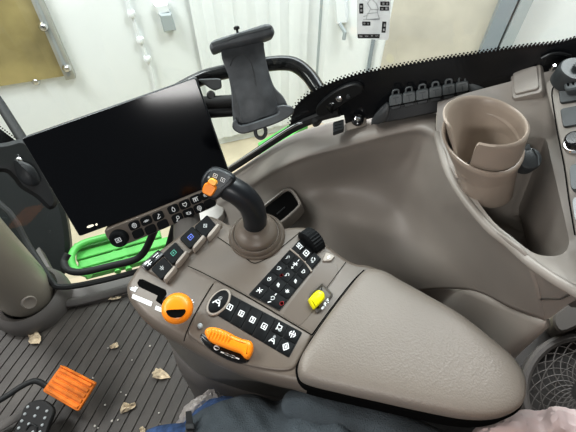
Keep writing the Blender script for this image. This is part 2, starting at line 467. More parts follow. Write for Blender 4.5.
# seals
bm = NB(); tube(bm, crom([c3, c2, Z(28, 245, .17), Z(50, 279, .11), Z(62, 287, .09), Z(100, 281, .09), Z(150, 267, .10), Z(165, 255, .16)] + [WIN.pt(x, y, .004) for x, y in ((178, 214), (186, 204))], 4), .011, 8)
struct(obj('trim_1', bm, 'rubber'), 'black rubber seal along the bottom of the front window', 'trim')
bm = NB(); tube(bm, crom([WIN.pt(x, y, .006) for x, y in ((170, 214), (182, 200), (240, 162), (290, 129), (318, 116), (340, 110))], 4), .009, 8)
struct(obj('trim_2', bm, 'rubber'), 'black rubber seal along the sloping sill of the side window', 'trim')
bm = NB(); tube(bm, crom([WIN.pt(x, y, .022) for x, y in ((180, 195), (240, 156.5), (290, 123.5), (306, 116))], 4), .0026, 8)
struct(obj('trim_3', bm, 'silver'), 'bright metal strip along the side window seal', 'trim')
# sill ledge on the floor edge
bm = NB(); tube(bm, crom([Z(20, 262, .05), Z(48, 296, .03), Z(64, 303, .02), Z(100, 296, .02), Z(165, 276, .02), Z(200, 262, .02)], 5), .016, 10, flat=.8)
struct(obj('trim_4', bm, 'taupe_dk'), 'raised grey ledge along the edge of the floor mat', 'trim')

bm = NB(); slab(bm, [Z(x, y, .012) for x, y in ((58, 289), (100, 283), (150, 269), (168, 262), (205, 258), (200, 275), (165, 284), (100, 301), (62, 307))], V((0, 0, 1)), [(0, -.03), (0, 0)])
struct(obj('trim_10', bm, 'taupe_dk', smooth=False), 'flat grey ledge between the front window seal and the floor mat', 'trim')
# frit band
up = [(290.5, 128), (292, 116), (296, 106), (307, 95), (320, 87.5), (333, 81.5), (346, 77), (362, 72.5), (380, 69), (410, 63.5), (440, 58.5), (470, 54), (500, 49.5), (530, 45.5), (552, 43.5), (566, 41), (576, 38), (600, 30)]
upc = crom([V((x, y, 0)) for x, y in up], 8)
bm = NB(); lo = crom([V((x, y + 1, 0)) for x, y in ((288, 129), (306, 119), (345, 112), (400, 100), (440, 92), (500, 78), (600, 58))], 30)
def interp(curve, x):
    for a, b in zip(curve, curve[1:]):
        if a.x <= x <= b.x: return a.y + (b.y - a.y) * (x - a.x) / max(1e-6, b.x - a.x)
    return curve[-1].y
prev = None
for p in upc:
    a = bm.verts.new(WIN.pt(p.x, p.y, .003)); b = bm.verts.new(WIN.pt(p.x, interp(lo, p.x) + (10 if p.x > 345 else 1), .003))
    if prev: bm.faces.new((prev[0], a, b, prev[1]))
    prev = (a, b)
def dotat(x, y, r):
    o = WIN.pt(x, y, .003); x_, y_, _ = basis(WN)
    bm.faces.new([bm.verts.new(o + (x_ * math.cos(a) + y_ * math.sin(a)) * r) for a in [k * math.pi / 3 for k in range(6)]])
L = 0; last = upc[0]; k = 0; step = 4.0
for p in upc[1:]:
    seg = (p - last); n_ = V((seg.y, -seg.x, 0)).normalized()
    if n_.y > 0 and seg.x > 0: n_ = -n_
    while L <= seg.length:
        c = last + seg * (L / seg.length)
        off = .5
        dotat(c.x + n_.x * off, c.y + n_.y * off, .0025); c2_ = c + seg.normalized() * step / 2
        dotat(c2_.x + n_.x * 2.6, c2_.y + n_.y * 2.6, .0015); L += step
    L -= seg.length; last = p
struct(obj('trim_5', bm, 'frit', smooth=False), 'black dotted band printed along the lower edge of the side window', 'trim')
# raised ring on frit + right dark pillar
bm = NB(); tube(bm, crom([WIN.pt(x, y, .008) for x, y in ((541, 56), (550, 51.5), (560, 50.5), (570, 53))], 4), .002, 6)
struct(obj('trim_6', bm, 'black'), 'thin moulded arc on the black band', 'trim')

# sticker on glass
t = thing('sticker', 'white safety diagram sticker with black pictogram boxes on the window glass', 'sticker', WIN.pt(375, 30, .004))
SQd = quad_px(WIN, [(358, -26), (393, -22), (389, 39), (357.5, 37)], .0045)
bm = NB(); slab(bm, rquad(SQd, 0, .06), WN, [(0, -.001), (0, .0005)]); obj('sheet', bm, 'paper', t, smooth=False)
bm = NB()
def bar(px, m=0):
    bm.faces.new([bm.verts.new(WIN.pt(x, y, .0056)) for x, y in px]).material_index = m
for px in ([(358.5, 32.5), (380.5, 32.5), (380, 36.5), (358.5, 36.5)], [(363, 20), (371, 20), (371, 24), (363, 24)], [(360, 2), (364, 2), (364, 12), (360, 12)],
           [(381, 0), (390, 0), (390, 4), (381, 4)], [(380.5, 5), (389.5, 5), (389.5, 9), (380.5, 9)], [(383, 20), (387, 20), (386, 31), (382, 31)]): bar(px, 0)
for px in ([(360, 33.6), (363, 33.6), (363, 35.4), (360, 35.4)], [(365.5, 34), (369, 34), (369, 35), (365.5, 35)], [(371.5, 33.6), (373.5, 33.6), (373.5, 35.4), (371.5, 35.4)], [(376, 33.8), (379, 33.8), (379, 35.2), (376, 35.2)],
           [(364, 21), (366, 21), (366, 23), (364, 23)], [(368, 21), (369.5, 21), (369.5, 23), (368, 23)], [(361, 4), (363, 4), (363, 6), (361, 6)], [(361, 8), (363, 8), (363, 10), (361, 10)],
           [(383, 1), (385, 1), (385, 3), (383, 3)], [(387, 1), (388.6, 1), (388.6, 3), (387, 3)], [(382, 6), (384, 6), (384, 8), (382, 8)], [(386, 6), (388, 6), (388, 8), (386, 8)], [(384, 22), (386, 22), (386, 25), (384, 25)], [(383.5, 27), (385.2, 27), (385.2, 29.5), (383.5, 29.5)]): bar(px, 1)
for v in bm.verts: pass
for s in ([(368, 2), (372, 8), (379, 8), (377, 2), (372, -3), (368, 2)], [(368, 12), (378, 11), (380, 17), (367, 18), (368, 12)], [(364, 15), (368, 14)], [(371, 8), (369, 12)], [(378, 8), (378, 11)], [(364, 18), (380, 18)]):
    ribbon(bm, [WIN.pt(x, y, .0057) for x, y in s], .0009, WN, 2)
obj('pictogram', bm, ['ink', 'paper', 'ink2'], t, smooth=False)

# ================================================================== outside the glass: green steps, mudguard
t = thing('green_steps', 'bright green slatted steps outside the glass below the monitor', 'steps', Z(110, 262, -.25))
def gp(x, y, dz=0): return Z(x, y, -.15 + dz)
for (a, b) in (((76, 256), (160, 233)), ((78, 265), (168, 240)), ((84, 272), (170, 250)), ((74, 247), (140, 229))):
    bm = NB(); A = gp(*a); B = gp(*b); w = (B - A).normalized().cross(V((0, 0, 1))) * .022
    slab(bm, [A - w, B - w, B + w, A + w], V((0, 0, 1)), [(0, -.03), (0, -.003), (.003, 0)]); obj('slat', bm, 'green', t)
bm = NB(); tube(bm, crom([gp(*p, .03) for p in ((150, 226), (105, 237), (82, 244), (72, 254), (74, 268), (90, 275))], 4), .016, 10); obj('side_rail', bm, 'green', t)
bm = NB(); tube(bm, [gp(112, 238, -.02), gp(118, 272, -.02)], .014, 8); tube(bm, [gp(122, 236, -.02), gp(129, 270, -.02)], .014, 8); obj('cross_bar', bm, 'green', t)
# black hoop rail in front
bm = NB(); tube(bm, crom([Z(68, 254, .14), Z(64, 262, .13), Z(68, 270, .13), Z(82, 272, .13), Z(110, 266, .13), Z(134, 260, .14), Z(144, 252, .17), Z(152, 236, .25), Z(157, 222, .34)], 5), .0125, 10)
tag(obj('hoop_rail', bm, 'rubber'), 'black curved hoop rail in front of the green steps', 'rail')
# green strip outside along the sloping sill
bm = NB(); slab(bm, [Z(x, y, -.10) for x, y in ((258, 143), (296, 121), (308, 123), (290, 137), (262, 154))], V((0, 0, 1)), [(0, -.9), (0, 0)])
tag(obj('green_fender', bm, 'green'), 'edge of a green fender seen outside the side window under the phone holder', 'fender')
# dark mudguard seen through the front corner
mp = Pl(Z(30, 235, -.05), V((.45, -.5, .75)))
bm = NB(); slab(bm, crom([mp.pt(x, y) for x, y in ((-60, 150), (-5, 150), (25, 158), (50, 180), (63, 205), (69, 235), (69, 258), (62, 276), (40, 280), (10, 260), (-30, 240), (-60, 220))], 4, True), mp.n, [(0, -.2), (0, -.02), (.02, 0)])
tag(obj('mudguard', bm, mat('mudguard plastic', (.013, .015, .015), .5, spec=.25)), 'dark grey curved mudguard seen through the front corner glass', 'mudguard')
bm = NB(); bp_ = Pl(Dp(20, 170, 1.0), CAM - Dp(20, 170, 1.0))
slab(bm, crom([bp_.pt(x, y) for x, y in ((-40, 140), (0, 143), (22, 139), (34, 150), (46, 172), (58, 200), (50, 210), (36, 198), (20, 188), (12, 178), (0, 172), (-40, 182))], 4, True), bp_.n, [(0, -.06), (0, -.01), (.01, 0)])
fp = tag(obj('pillar_bracket', bm, 'black'), 'black moulded bracket left of the monitor at the front pillar', 'bracket')
bm = NB(); slab(bm, crom([bp_.pt(x, y, .004) for x, y in ((14, 160), (24, 162), (34, 168), (40, 182), (30, 186), (18, 178))], 4, True), bp_.n, [(0, 0), (0, .014), (.006, .018)]); obj('clamp', bm, 'black', fp)
bm = NB(); lathe(bm, [(.007, 0), (.007, .006), (.003, .009), (0, .009)], bp_.pt(19, 160, .012), bp_.n, 10); obj('bolt', bm, 'silver', fp)
# front pillar
bm = NB(); tube(bm, [Dp(-40, 48, 1.25), Dp(0, 104, 1.15), Dp(24, 142, 1.08), Dp(30, 152, 1.07)], .014, 12, flat=.8)
struct(obj('trim_7', bm, 'rubber'), 'black front pillar of the cab', 'trim')
bm = NB(); fz = Pl(Dp(10, 130, 1.12), CAM - Dp(10, 130, 1.12))
slab(bm, [fz.pt(x, y) for x, y in ((-30, 112), (0, 129), (16, 141), (24, 146), (0, 152), (-30, 156))], fz.n, [(0, -.004), (0, 0)])
for k in range(9):
    x = -4 + k * 2.3; y = 126.5 + k * 1.75
    lathe(bm, [(.0028, 0), (.0028, .001)], fz.pt(x, y, -.001), fz.n, 6); lathe(bm, [(.0022, 0), (.0022, .001)], fz.pt(x + 2, y - 1.6, -.001), fz.n, 6)
struct(obj('trim_8', bm, 'frit', smooth=False), 'black dotted band at the front pillar', 'trim')

# ================================================================== STEERING COLUMN
A = Z(31, 298, .04); B = V((-.87, .615, .78)); ax = (B - A).normalized()
t = thing('steering_column', 'beige tapered steering column cover with an oval cap at its foot', 'column', (A.x, A.y, 0))
bm = NB(); st = [(-.02, .060), (.0, .074), (.03, .084), (.12, .090), (.35, .090), (.6, .092), (.8, .098)]
tube(bm, [A + ax * s for s, r in st], [r for s, r in st], 32); obj('cover', bm, 'col', t)
bm = NB(); lathe(bm, [(.128, 0), (.130, .03), (.120, .06), (.105, .075), (.090, .06), (.085, .0)], (A.x, A.y, 0), (0, 0, 1), 40); obj('collar', bm, 'taupe_dk', t)
bm = NB(); cp = CAM - (A + ax * .1); side = (cp - ax * cp.dot(ax)).normalized(); sv = ax.cross(side)
o_ = A + ax * .105
pts = [o_ + side * .086 + ax * (.034 * math.sin(a)) + sv * (.022 * math.cos(a)) - sv * .012 for a in [2 * math.pi * k / 24 for k in range(24)]]
slab(bm, pts, side, [(0, -.01), (0, .004), (.003, .007), (.006, .005)]); obj('oval_cap', bm, 'taupe_lt', t)

# ================================================================== PEDALS
pp = Pl(Z(70, 388, .10), V((.10, -.30, .95)))
t = thing('brake_pedal', 'orange ribbed foot pedal on a bent black arm above the floor mat', 'pedal', Z(70, 388, 0))
PQ = quad_px(pp, [(61, 365), (96, 383), (78, 412), (42, 391)])
bm = NB(); slab(bm, rquad(PQ, 0, .06), pp.n, [(0, -.012), (0, -.002), (.002, 0)])
for k in range(5):
    s = subq(PQ, .05, .06 + k * .185, .95, .06 + k * .185 + .135); slab(bm, rquad(s, 0, .08, 2), pp.n, [(0, 0), (.0008, .0028), (.0022, .0042)])
slab(bm, rquad(subq(PQ, 0, 0, 1, .035), 0, .05, 2), pp.n, [(0, 0), (.0005, .006)])
obj('pedal_pad', bm, 'orange_dk', t)
bm = NB(); tube(bm, crom([Z(-40, 420, .16), Z(0, 400, .13), Z(22, 386, .115), Z(36, 381, .105), Z(50, 388, .085), Z(66, 392, .078)], 5), .0085, 10); obj('pedal_arm', bm, 'rubber', t)
# black studded pedal
p2 = Pl(Z(35, 420, .09), V((.05, -.25, .95)))
t = thing('accelerator_pedal', 'black studded pedal plate beneath the orange pedal', 'pedal', Z(30, 425, 0))
ol = crom([p2.pt(x, y) for x, y in ((33, 401), (40, 400), (47, 403), (52, 408), (53, 414), (49, 424), (44, 440), (40, 455), (10, 452), (14, 432), (19, 420), (23, 409), (27, 404))], 4, True)
bm = NB(); slab(bm, ol, p2.n, [(0, -.016), (0, -.003), (.003, 0)]); obj('pedal_plate', bm, 'rubber', t)
bm = NB()
for x, y in ((28, 407), (38, 408), (47, 411), (25, 414), (35, 416), (45, 418), (22, 421), (42.5, 425), (19, 428), (29, 424), (40, 432), (33, 432), (24, 434)):
    lathe(bm, [(.0045, 0), (.0040, .003), (.002, .0045), (0, .0045)], p2.pt(x, y, -.0005), p2.n, 8)
obj('stud', bm, 'ink2', t)
bm = NB(); tube(bm, crom([p2.pt(26, 430, .001), p2.pt(31, 424, .003), p2.pt(37, 427, .003), p2.pt(36, 434, .001)], 4), .002, 6); obj('raised_mark', bm, 'rubber', t)
bm = NB(); tube(bm, [Z(-20, 446, .03), Z(-2, 428, .03), Z(22, 414, .05), Z(30, 420, .07)], .014, 10, flat=.5); obj('pedal_link', bm, 'taupe_dk', t)

# ================================================================== DEBRIS ON THE MAT
def leaf(px, lab, seed):
    random.seed(seed); bm = NB(); P = [Z(x, y, .004) for x, y in px]; c = sum(P, V()) / len(P)
    cv = bm.verts.new(c + V((0, 0, .008))); ring = []
    for i in range(len(P)):
        a, b = P[i], P[(i + 1) % len(P)]
        ring.append(a + V((0, 0, random.uniform(0, .012)))); ring.append(a.lerp(b, .5) + (a.lerp(b, .5) - c) * random.uniform(-.15, .12) + V((0, 0, random.uniform(0, .009))))
    mid = [bm.verts.new(c.lerp(p, .55) + V((0, 0, random.uniform(.0, .01)))) for p in ring]; rv = [bm.verts.new(p) for p in ring]
    for i in range(len(rv)):
        bm.faces.new((cv, mid[i - 1], mid[i])); bm.faces.new((mid[i - 1], rv[i - 1], rv[i], mid[i]))
    bmesh.ops.recalc_face_normals(bm, faces=bm.faces[:])
    r = bmesh.ops.solidify(bm, geom=bm.faces[:], thickness=.0012)
    tag(obj('leaf', bm, 'leaf', smooth=False), lab, 'leaf', 'dry leaf scraps on the floor mat')
leaf([(110, 292), (114, 289), (118, 293), (122, 296), (119, 300), (113, 301), (109, 301)], 'pale torn leaf scrap on the mat just left of the console tip', 1)
leaf([(29, 335), (33, 331), (38, 331), (42, 337), (40, 344), (33, 345), (29, 342)], 'pale round leaf scrap on the mat below the steering column', 2)
leaf([(110, 346), (114, 344), (117, 342), (119, 346), (116, 349), (111, 349)], 'small curled tan leaf scrap on the middle of the mat', 3)
leaf([(152, 373), (156, 368), (161, 369), (168, 374), (171, 378), (163, 380), (153, 378)], 'brown folded leaf scrap on the mat beside the pedestal', 4)
leaf([(122, 407), (125, 403), (130, 404), (136, 403), (135, 408), (128, 412), (121, 414)], 'crumpled tan leaf scrap on the mat near the lower edge', 5)
leaf([(140, 429), (143, 426), (146, 429), (145, 434), (141, 434)], 'tiny leaf scrap at the bottom beside the denim leg', 6)
random.seed(3); bm = NB()
for x, y in ((132, 360), (105, 405), (121, 351), (121, 392), (95, 426), (98, 428), (159, 413), (160, 424), (157, 427), (118, 420), (93, 378), (150, 346), (112, 421), (108, 348), (126, 395)):
    o_ = Z(x, y, .003); s = random.uniform(.002, .0045)
    lathe(bm, [(0, -s * .6), (s, -s * .2), (s * .8, s * .5), (0, s * .8)], o_, (random.uniform(-.5, .5), random.uniform(-.5, .5), 1), 6)
tag(obj('crumbs', bm, 'crumb', smooth=False), 'tiny pale crumbs of dirt scattered over the floor mat', 'crumbs', kind='stuff')

# ================================================================== RIGHT SIDE CONSOLE
sc = thing('side_console', 'large grey-beige moulded console with a deep basin running under the side window', 'console', (.2, .45, .0))
cols = [
 [(172,218,.38),(185,228,.40),(190,235,.40),(196,242,.42),(200,252,.43),(210,270,.42),(220,300,.40),(250,345,.36)],
 [(186,205,.445),(203,212,.478),(210,217,.476),(221,226,.48),(235,240,.49),(250,265,.5),(265,300,.5),(290,340,.45)],
 [(235,172,.625),(243,186,.632),(248,193,.618),(257,204,.61),(270,225,.60),(290,255,.58),(310,290,.56),(340,325,.5)],
 [(290,136,.765),(291,159,.778),(292,168,.755),(298,188,.70),(310,212,.665),(330,245,.63),(348,280,.60),(385,310,.56)],
 [(345,119,.835),(347,142,.824),(348,153,.80),(343,183,.71),(352,212,.67),(370,240,.64),(388,270,.615),(414,292,.59)],
 [(400,108,.872),(405,128,.868),(402,140,.84),(388,174,.75),(400,205,.70),(420,235,.69),(440,262,.685),(470,290,.68)],
 [(425,101,.885),(424,126,.882),(424,140,.855),(416,164,.80),(430,195,.79),(455,225,.79),(482,260,.78),(512,309,.735)],
 [(438,99,.892),(436,129,.888),(441,148,.885),(448,171,.88),(463,196,.88),(488,226,.88),(528,260,.89),(545,321,.766)],
]
W_ = [[Z(*p) for p in c] for c in cols]
rows = list(zip(*W_))
bm = NB(); grid_patch(bm, [list(r) for r in rows], 7, 7)
lastrow = [V(p) for p in rows[-1]]
shell = obj('basin', bm, ['console', mat('pale front face', (.50, .48, .45), .35)], sc, ang=80)
mod = shell.modifiers.new('thick', 'SOLIDIFY'); mod.thickness = .004; mod.offset = -1
# pocket below the front lip of the basin
bm = NB()
lip = crom([Z(*p) for p in ((330,335,.52),(372,306,.56),(400,294,.582),(425,287,.60),(452,287,.64),(470,290,.68),(506,305,.72),(543,320,.765),(550,321,.75))], 6)
prof = [(0, 0), (.004, -.004), (.006, -.012), (.010, -.10), (.02, -.22), (.05, -.27)]
G_ = []
for i, p in enumerate(lip):
    t_ = (lip[min(i + 1, len(lip) - 1)] - lip[max(i - 1, 0)]); t_.z = 0; nrm = V((t_.y, -t_.x, 0)).normalized()
    if nrm.dot(V((0, -1, 0))) < 0: nrm = -nrm
    G_.append([bm.verts.new(p + nrm * a + V((0, 0, b))) for a, b in [(-.004, .002)] + prof])
for a, b in zip(G_, G_[1:]):
    for i in range(len(a) - 1): bm.faces.new((a[i], b[i], b[i + 1], a[i + 1]))
obj('lower_pocket', bm, 'console', sc)
# wall between basin right part and lip
bm = NB(); upp = [Z(*p) for p in ((526,259,.889),(540,268,.892),(552,278,.896),(566,286,.899),(584,297,.90))]
low = [Z(*p) for p in ((544,321,.764),(553,316,.79),(562,309,.82),(574,301,.86),(586,299,.895))]
grid_patch(bm, [upp, [a.lerp(b, .5) for a, b in zip(upp, low)], low], 5, 3)
obj('basin_edge', bm, 'console', sc)
# top shelf with bin hole
outer = [Z(*p) for p in ((436,132,.888),(441,150,.886),(448,172,.881),(463,197,.881),(488,227,.881),(508,243,.884),(528,261,.891),(552,278,.896),(576,292,.901),(610,312,.91),(660,300,.93),(660,200,.97),(650,90,1.0))] + [WIN.pt(x, y, .012) for x, y in ((640,44),(576,60),(540,69),(500,80),(470,88),(438,98))]
hole = crom([Z(*p) for p in ((466,180,.885),(478,201,.884),(494,222,.884),(512,237,.885),(532,252,.889),(548,256,.892),(562,254,.896),(569,244,.90),(566,225,.91),(558,190,.925),(551,160,.94),(545,138,.95),(530,140,.95),(500,150,.93),(475,160,.90))], 3, True)
bm = NB()
def loopv(P):
    vs = [bm.verts.new(p) for p in P]; es = [bm.edges.new((vs[i - 1], vs[i])) for i in range(len(vs))]; return vs, es
ov, oe = loopv(outer); hv, he = loopv(hole)
bmesh.ops.triangle_fill(bm, edges=oe + he, use_beauty=True, normal=V((0, 0, 1)))
hc = sum(hole, V()) / len(hole)
rings = [hv]
for (s, dz) in ((.985, -.003), (.95, -.02), (.74, -.10), (.66, -.115), (.3, -.117)):
    rings.append([bm.verts.new(V((hc.x + (p.x - hc.x) * s + (1 - s) * .10, hc.y + (p.y - hc.y) * s, (p.z if s > .9 else p.z * .35 + hc.z * .65) + dz))) for p in hole])
for a, b in zip(rings, rings[1:]):
    for i in range(len(a)): bm.faces.new((a[i - 1], a[i], b[i], b[i - 1]))
bm.faces.new(rings[-1])
# apron down the rear/right side
obj('bin_shelf', bm, 'console', sc, ang=50)
# rim rounding (light ridge)
bm = NB(); tube(bm, crom([Z(*p) for p in ((437,134,.886),(441,150,.884),(448,172,.878),(463,197,.878),(488,227,.878),(508,243,.881),(528,261,.888),(552,278,.893),(576,292,.898),(600,308,.9))], 5), .0068, 10)
obj('rim', bm, 'console', sc)
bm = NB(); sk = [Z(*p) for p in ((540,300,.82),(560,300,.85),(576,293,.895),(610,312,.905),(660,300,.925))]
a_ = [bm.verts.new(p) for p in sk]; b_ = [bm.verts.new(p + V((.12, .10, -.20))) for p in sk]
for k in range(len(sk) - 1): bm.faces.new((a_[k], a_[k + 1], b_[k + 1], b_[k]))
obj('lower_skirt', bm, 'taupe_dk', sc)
bm = NB(); slab(bm, crom([Z(x, y, .53) for x, y in ((185, 224), (198, 212), (212, 203), (222, 204), (222, 214), (206, 226), (190, 232))], 3, True), V((-.2, .1, 1)), [(0, -.02), (0, -.002), (.002, 0)]); obj('lit_front_slab', bm, 'pale', sc)  # pale slab over the console front wall, paints in the light from the windshield
# small soft inner edge in bin
bm = NB(); tube(bm, crom([Z(*p) for p in ((505,186,.80),(520,192,.80),(528,200,.80),(531,222,.79))], 4), .0035, 8); obj('bin_rib', bm, 'console', sc)
# square cover (raised) near the window
tp = plane3(Z(440, 120, .89), Z(576, 292, .90), WIN.pt(560, 64, 0))
Q = quad_px(tp, [(512, 76), (544, 67), (546, 98), (514, 105)])
bm = NB(); slab(bm, rquad(Q, 0, .14, 5), tp.n, [(0, -.012), (0, .010), (.002, .0135), (.004, .014)]); cov = obj('square_cover', bm, 'console', sc)
bm = NB(); slab(bm, rquad(Q, .12, .10, 4), tp.n, [(0, .012), (0, .0162), (.0012, .0172)]); obj('lid', bm, 'console', cov)
# raised control panel on the far right
cpn = Pl(tp.o + tp.n * .012, tp.n)
ol = crom([cpn.pt(x, y) for x, y in ((546, 84), (552, 79), (575, 73), (640, 55), (700, 200), (640, 300), (590, 285), (575, 235), (566, 180), (557, 130), (549, 100))], 3, True)
bm = NB(); slab(bm, ol, cpn.n, [(0, -.014), (0, -.002), (.003, .0)]); rp = obj('control_panel', bm, 'console', sc)
bm = NB(); ribbon(bm, crom([cpn.pt(x, y, .0006) for x, y in ((575, 80), (557, 85), (552, 92), (554, 110), (558, 135), (564, 165), (569, 200), (575, 235))], 4), .0014, cpn.n); obj('panel_seam', bm, 'seam', rp, smooth=False)
for q4 in ([(558, 87), (584, 81), (586, 101), (560, 105)], [(560, 110), (590, 104), (592, 124), (563, 129)]):
    Q = quad_px(cpn, q4)
    keycap('switch_blank', rp, Q, cpn.n, .004, .02, 'dkgrey', r=.12)
keycap('rocker_switch', rp, quad_px(cpn, [(570, 168), (590, 164), (592, 190), (572, 194)]), cpn.n, .01, .02, 'clip', r=.2)
keycap('rocker_switch', rp, quad_px(cpn, [(572, 199), (592, 195), (594, 220), (575, 224)]), cpn.n, .006, .02, 'ink2', r=.2)
# cup holder: notched tapered cup
co = Z(485.5, 119, .985); R0 = .0562
bm = NB(); N = 96
notch0, notch1 = math.radians(194), math.radians(245)
def rimh(a):
    a = a % (2 * math.pi); 
    if notch0 < a < notch1:
        d_ = min((a - notch0) / .10, (notch1 - a) / .50); d_ = max(0, min(1, d_)); d_ = d_ * d_ * (3 - 2 * d_); return -.066 * d_
    return 0
prev = None; first = None
for k in range(N):
    a = 2 * math.pi * k / N; h = rimh(a); c_, s_ = math.cos(a), math.sin(a)
    def P(r, z):
        return bm.verts.new(co + V((c_ * r - z * .33, s_ * r + z * .22, z)))
    ring = [P(.030, -.118), P(R0 * .74, -.075 + min(0, h + .06)), P(R0 * .965 + h * .12, h - .006), P(R0 * .985 + h * .12, h - .001), P(R0 * .975 + h * .12 - .002, h + .0008), P(R0 * .92 + h * .12, h), P(R0 * .885 + h * .12, h - .003), P(R0 * .87 + h * .10, h - .012), P(.040, -.105), P(.036, -.112), P(.0005, -.113)]
    if prev:
        for i in range(len(ring) - 1): bm.faces.new((prev[i], ring[i], ring[i + 1], prev[i + 1]))
    else: first = ring
    prev = ring
for i in range(len(first) - 1): bm.faces.new((prev[i], first[i], first[i + 1], prev[i + 1]))
ch = obj('cup_holder', bm, 'cup', sc, ang=60)
# sleeve around the cup
bm = NB(); co2 = co + V((-.004, 0, -.030)); prev = first = None
for k in range(N):
    a = 2 * math.pi * k / N; c_, s_ = math.cos(a), math.sin(a); tl = .012 * s_
    ring = [bm.verts.new(co2 + V((c_ * r - (z - .030) * .33, s_ * r + (z - .030) * .22, z))) for r, z in ((.028, -.088), (.037, -.055), (.0530, -.006 + tl), (.0550, tl), (.054, .003 + tl), (.0515, .003 + tl), (.0495, -.002 + tl))]
    if prev:
        for i in range(len(ring) - 1): bm.faces.new((prev[i], ring[i], ring[i + 1], prev[i + 1]))
    else: first = ring
    prev = ring
for i in range(len(first) - 1): bm.faces.new((prev[i], first[i], first[i + 1], prev[i + 1]))
obj('sleeve', bm, 'cup', ch, ang=60)
bm = NB(); tube(bm, [co + V((math.cos(a) * .043 + .028, math.sin(a) * .043 - .019, -.085)) for a in [math.radians(60 + k * 10) for k in range(14)]], .0012, 6); obj('inner_ring', bm, 'cup', ch)
# storage slot with frame, in front end of console
sp = plane3(Z(270, 210, .655), Z(300, 200, .70), Z(282, 222, .655))
sp = Pl(Z(284, 206, .69), V((-.25, -.12, 1)))
ol = crom([sp.pt(x, y) for x, y in ((262, 214), (262, 207), (274, 197), (284, 189.5), (290, 188.5), (295, 192), (301, 202), (300, 207), (292, 215), (282, 223), (272, 226))], 4, True)
bm = NB(); n_ = sp.n; olc = ccw(ol, n_)
rings = [[bm.verts.new(p + n_ * h) for p in inset(olc, n_, i_)] for i_, h in ((0, -.03), (0, .001), (.002, .003), (.005, .003), (.0065, 0), (.0075, -.03))]
for a, b in zip(rings, rings[1:]):
    for i in range(len(a)): bm.faces.new((a[i - 1], a[i], b[i], b[i - 1]))
fr = obj('slot_frame', bm, 'console', sc, ang=60)
bm = NB(); bm.faces.new([bm.verts.new(p + n_ * -.0015) for p in inset(olc, n_, .0072)]); obj('slot_opening', bm, 'seam', fr, smooth=False)
bm = NB(); tube(bm, [sp.pt(277, 214, -.001), sp.pt(285, 207, -.001)], .002, 6); obj('slot_ledge', bm, 'black', fr)

# 12 V socket cap
t = thing('socket_cap', 'round black rubber socket cap on the console beside the cup holder', 'cap', tp.pt(527, 160, -.005))
so = Pl(tp.pt(527, 160, .012), V((-.15, -.45, .9)))
bm = NB(); lathe(bm, [(.0165, -.012), (.0165, .004), (.015, .008), (.013, .009), (0, .009)], so.pt(527, 160), so.n, 28); cap_ = obj('cap', bm, 'dkgrey', t)
bm = NB(); slab(bm, quad_px(so, [(521, 147), (527, 146), (529, 153), (522, 154)]), so.n, [(0, -.002), (0, .008), (.001, .009)]); obj('tab', bm, 'dkgrey', t)
bm = NB(); tube(bm, [so.pt(530, 151, .0092), so.pt(534.5, 158, .0092), so.pt(535.5, 168, .0088)], .0013, 6); obj('rib', bm, 'clip', t)

# black round cap knob on panel (top right)
t = thing('knob_housing', 'round black knob housing with centre stud on the right rear corner of the console', 'knob', cpn.pt(566, 80, 0))
ko = Pl(cpn.pt(566, 78, .0), V((-.1, -.25, 1)))
bm = NB(); lathe(bm, [(.021, -.003), (.021, .018), (.019, .021), (.006, .021), (.006, .026), (.004, .028), (0, .028)], ko.pt(568, 80), ko.n, 36); obj('housing', bm, 'dkgrey', t)
bm = NB(); lathe(bm, [(.004, -.003), (.004, .004), (.002, .006), (0, .006)], ko.pt(556.5, 79.5), ko.n, 12); obj('screw', bm, 'silver', t)
bm = NB(); lathe(bm, [(.003, -.003), (.003, .004), (.002, .006), (0, .006)], ko.pt(552.5, 68.5), ko.n, 12); obj('screw', bm, 'silver', t)
t = thing('vent_connector', 'dark ridged connector block below the round black knob', 'connector', cpn.pt(572, 92, 0))
bm = NB(); Q = quad_px(cpn, [(565, 82), (590, 76), (592, 92), (567, 97)], .004); slab(bm, rquad(Q, 0, .2, 4), cpn.n, [(0, -.006), (0, .009), (.002, .011)]); obj('block', bm, 'clip', t)
bm = NB()
for k in range(3):
    s = subq(Q, .12 + k * .2, .25, .22 + k * .2, .75); slab(bm, rquad(s, 0, .3, 2), cpn.n, [(0, .010), (0, .0118)])
obj('slot', bm, 'seam', t)
# rotary knob right
t = thing('rotary_knob', 'black rotary knob with a chrome ring at the right edge of the console', 'knob', cpn.pt(576, 143, 0))
bm = NB(); lathe(bm, [(.0145, 0), (.0145, .006), (.0125, .008)], cpn.pt(577, 145), cpn.n, 28); obj('base', bm, 'silver', t)
bm = NB(); lathe(bm, [(.0115, .006), (.0105, .018), (.008, .020), (0, .020)], cpn.pt(577, 145), cpn.n, 28); obj('cap', bm, 'black_gl', t)

